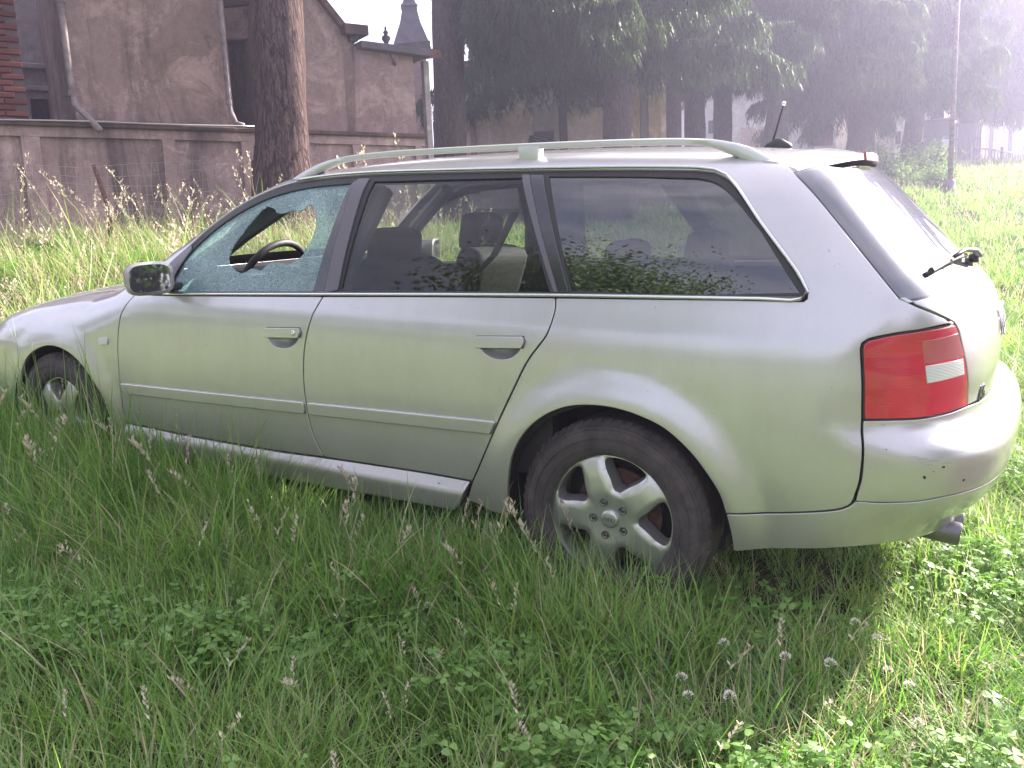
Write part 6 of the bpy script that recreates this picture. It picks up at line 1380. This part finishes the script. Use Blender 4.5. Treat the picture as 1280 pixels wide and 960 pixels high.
# clover heads and small flowers, each on its own stalk
fm = MA['clover_head'] = mat('clover_head', (.74, .68, .62), .8); fy = MA['yellow_petal'] = mat('yellow_petal', (.65, .48, .03), .7); fw = MA['white_petal'] = mat('white_petal', (.78, .78, .74), .7)
stm = MB().tube([(0, 0, 0), (.004, .003, .07), (0, 0, .14)], .0013, 5, cap=False)
def ray_ground(px, py, lift):
    d = AR*((px-640)/FL)-AU*((py-480)/FL)+AF; t = .5
    for _ in range(400):
        q = CAM+t*d
        if q[2] < ground1(q[0], q[1])+lift: break
        t += .02
    return CAM+t*d
g = np.random.default_rng(9); hv = MB()
for k in range(70):
    u = g.normal(0, 1, 3); u /= np.linalg.norm(u); u[2] = abs(u[2])*1.0-.25; c = u*.0075; s = np.cross(u, g.normal(0, 1, 3)); s /= np.linalg.norm(s); e = u*.0065+np.array([0, 0, .002])
    hv.add([c-s*.0022, c+e*.6+s*.0016, c+e, c-s*.0006+e*.4], [(0, 1, 2, 3)])
def flower(name, px, py, lift, label, group, headm, sc=1.0, proto=[]):
    q = ray_ground(px, py, lift); gz = ground1(q[0], q[1]); o = empty(name, (q[0], q[1], gz), px, label, 'flower', group)
    key = name
    pm = dict(proto)
    if key not in pm:
        me_s = mesh_obj('stalk', stm.v, stm.f, MA['grass'], o)
        if name == 'clover_flower': hd = hv.build('flower_head', headm, o)
        else:
            pb = MB()
            for k in range(9):
                a = k*2*math.pi/9; d = np.array([math.cos(a), math.sin(a), .25]); s = np.array([-math.sin(a), math.cos(a), 0]); pb.add([d*.001-s*.001, d*.007+s*.0035, d*.012, d*.007-s*.0035], [(0, 1, 2, 3)])
            pb.lathe([(0, .003), (.003, .002), (.0035, 0)], 8); hd = pb.build('flower_head', headm, o)
        proto.append((key, (me_s.data, hd.data)))
    else:
        for nm, me in zip(('stalk', 'flower_head'), pm[key]): link(bpy.data.objects.new(nm, me), o)
    for ch in o.children:
        if ch.name.startswith('stalk'): ch.scale = (1, 1, max(q[2]-gz, .03)/.14)
        else: ch.location = (0, 0, max(q[2]-gz, .03)); ch.scale = (sc, sc, sc)
    return o
CLOVER_WHERE = ['left one of the two biggest pale clover heads in the shade below the rear bumper', 'right one of the two biggest pale clover heads in the shade below the rear bumper', 'pale clover head straight below the rear wheel arch end', 'upper of the two clover heads at the bottom below the rear tyre', 'lower of the two clover heads at the bottom below the rear tyre', 'clover head nearest the rear bumper corner', 'second clover head from the rear bumper corner, at the shadow edge', 'clover head in the sunny grass, level with the bigger pair', 'lowest clover head in the sunny grass at the right', 'clover head just inside the sunny grass', 'clover head right of the lower pair below the rear tyre', 'lone whitish clover head in the grass in front of the rear door']
for i, (px, py) in enumerate([(982, 821), (1038, 829), (905, 804), (852, 847), (860, 870), (1069, 778), (1096, 797), (1136, 857), (1147, 904), (1110, 838), (912, 870), (536, 757)]):
    flower('clover_flower', px, py, .14, CLOVER_WHERE[i], 'clover heads below the rear bumper' if px > 700 else None, fm, 1.0+.25*random.random())
for px, py in ((15, 516), (34, 518)): flower('buttercup', px, py, .26, ('left' if px < 20 else 'right')+' one of two small yellow flowers left of the front wheel', 'yellow flowers by the front wheel', fy, 1.6)
for px, py in ((47, 534), (58, 516)): flower('daisy', px, py, .25, ('lower' if px < 50 else 'upper')+' one of two small white flowers in the grass below the front wheel', 'white flowers by the front wheel', fw, 1.5)

# ------------------------------------------------------------------ lilac haze volume added to stand in for a lens-flare veil
hz_m = bpy.data.materials.new('flare_haze'); hz_m.use_nodes = True; q = hz_m.node_tree; q.nodes.remove(q.nodes['Principled BSDF'])
pv = N(hz_m, 'ShaderNodeVolumePrincipled'); pv.inputs['Color'].default_value = (.72, .70, 1.0, 1); pv.inputs['Density'].default_value = .0052; pv.inputs['Anisotropy'].default_value = .70
L(hz_m, pv.outputs[0], q.nodes['Material Output'].inputs['Volume'])
hzb = MB().box((-75, -65, float(gv[:, 2].min())-1), (75, 115, 19)).build('flare_haze', hz_m); tag(hzb, kind='stuff')
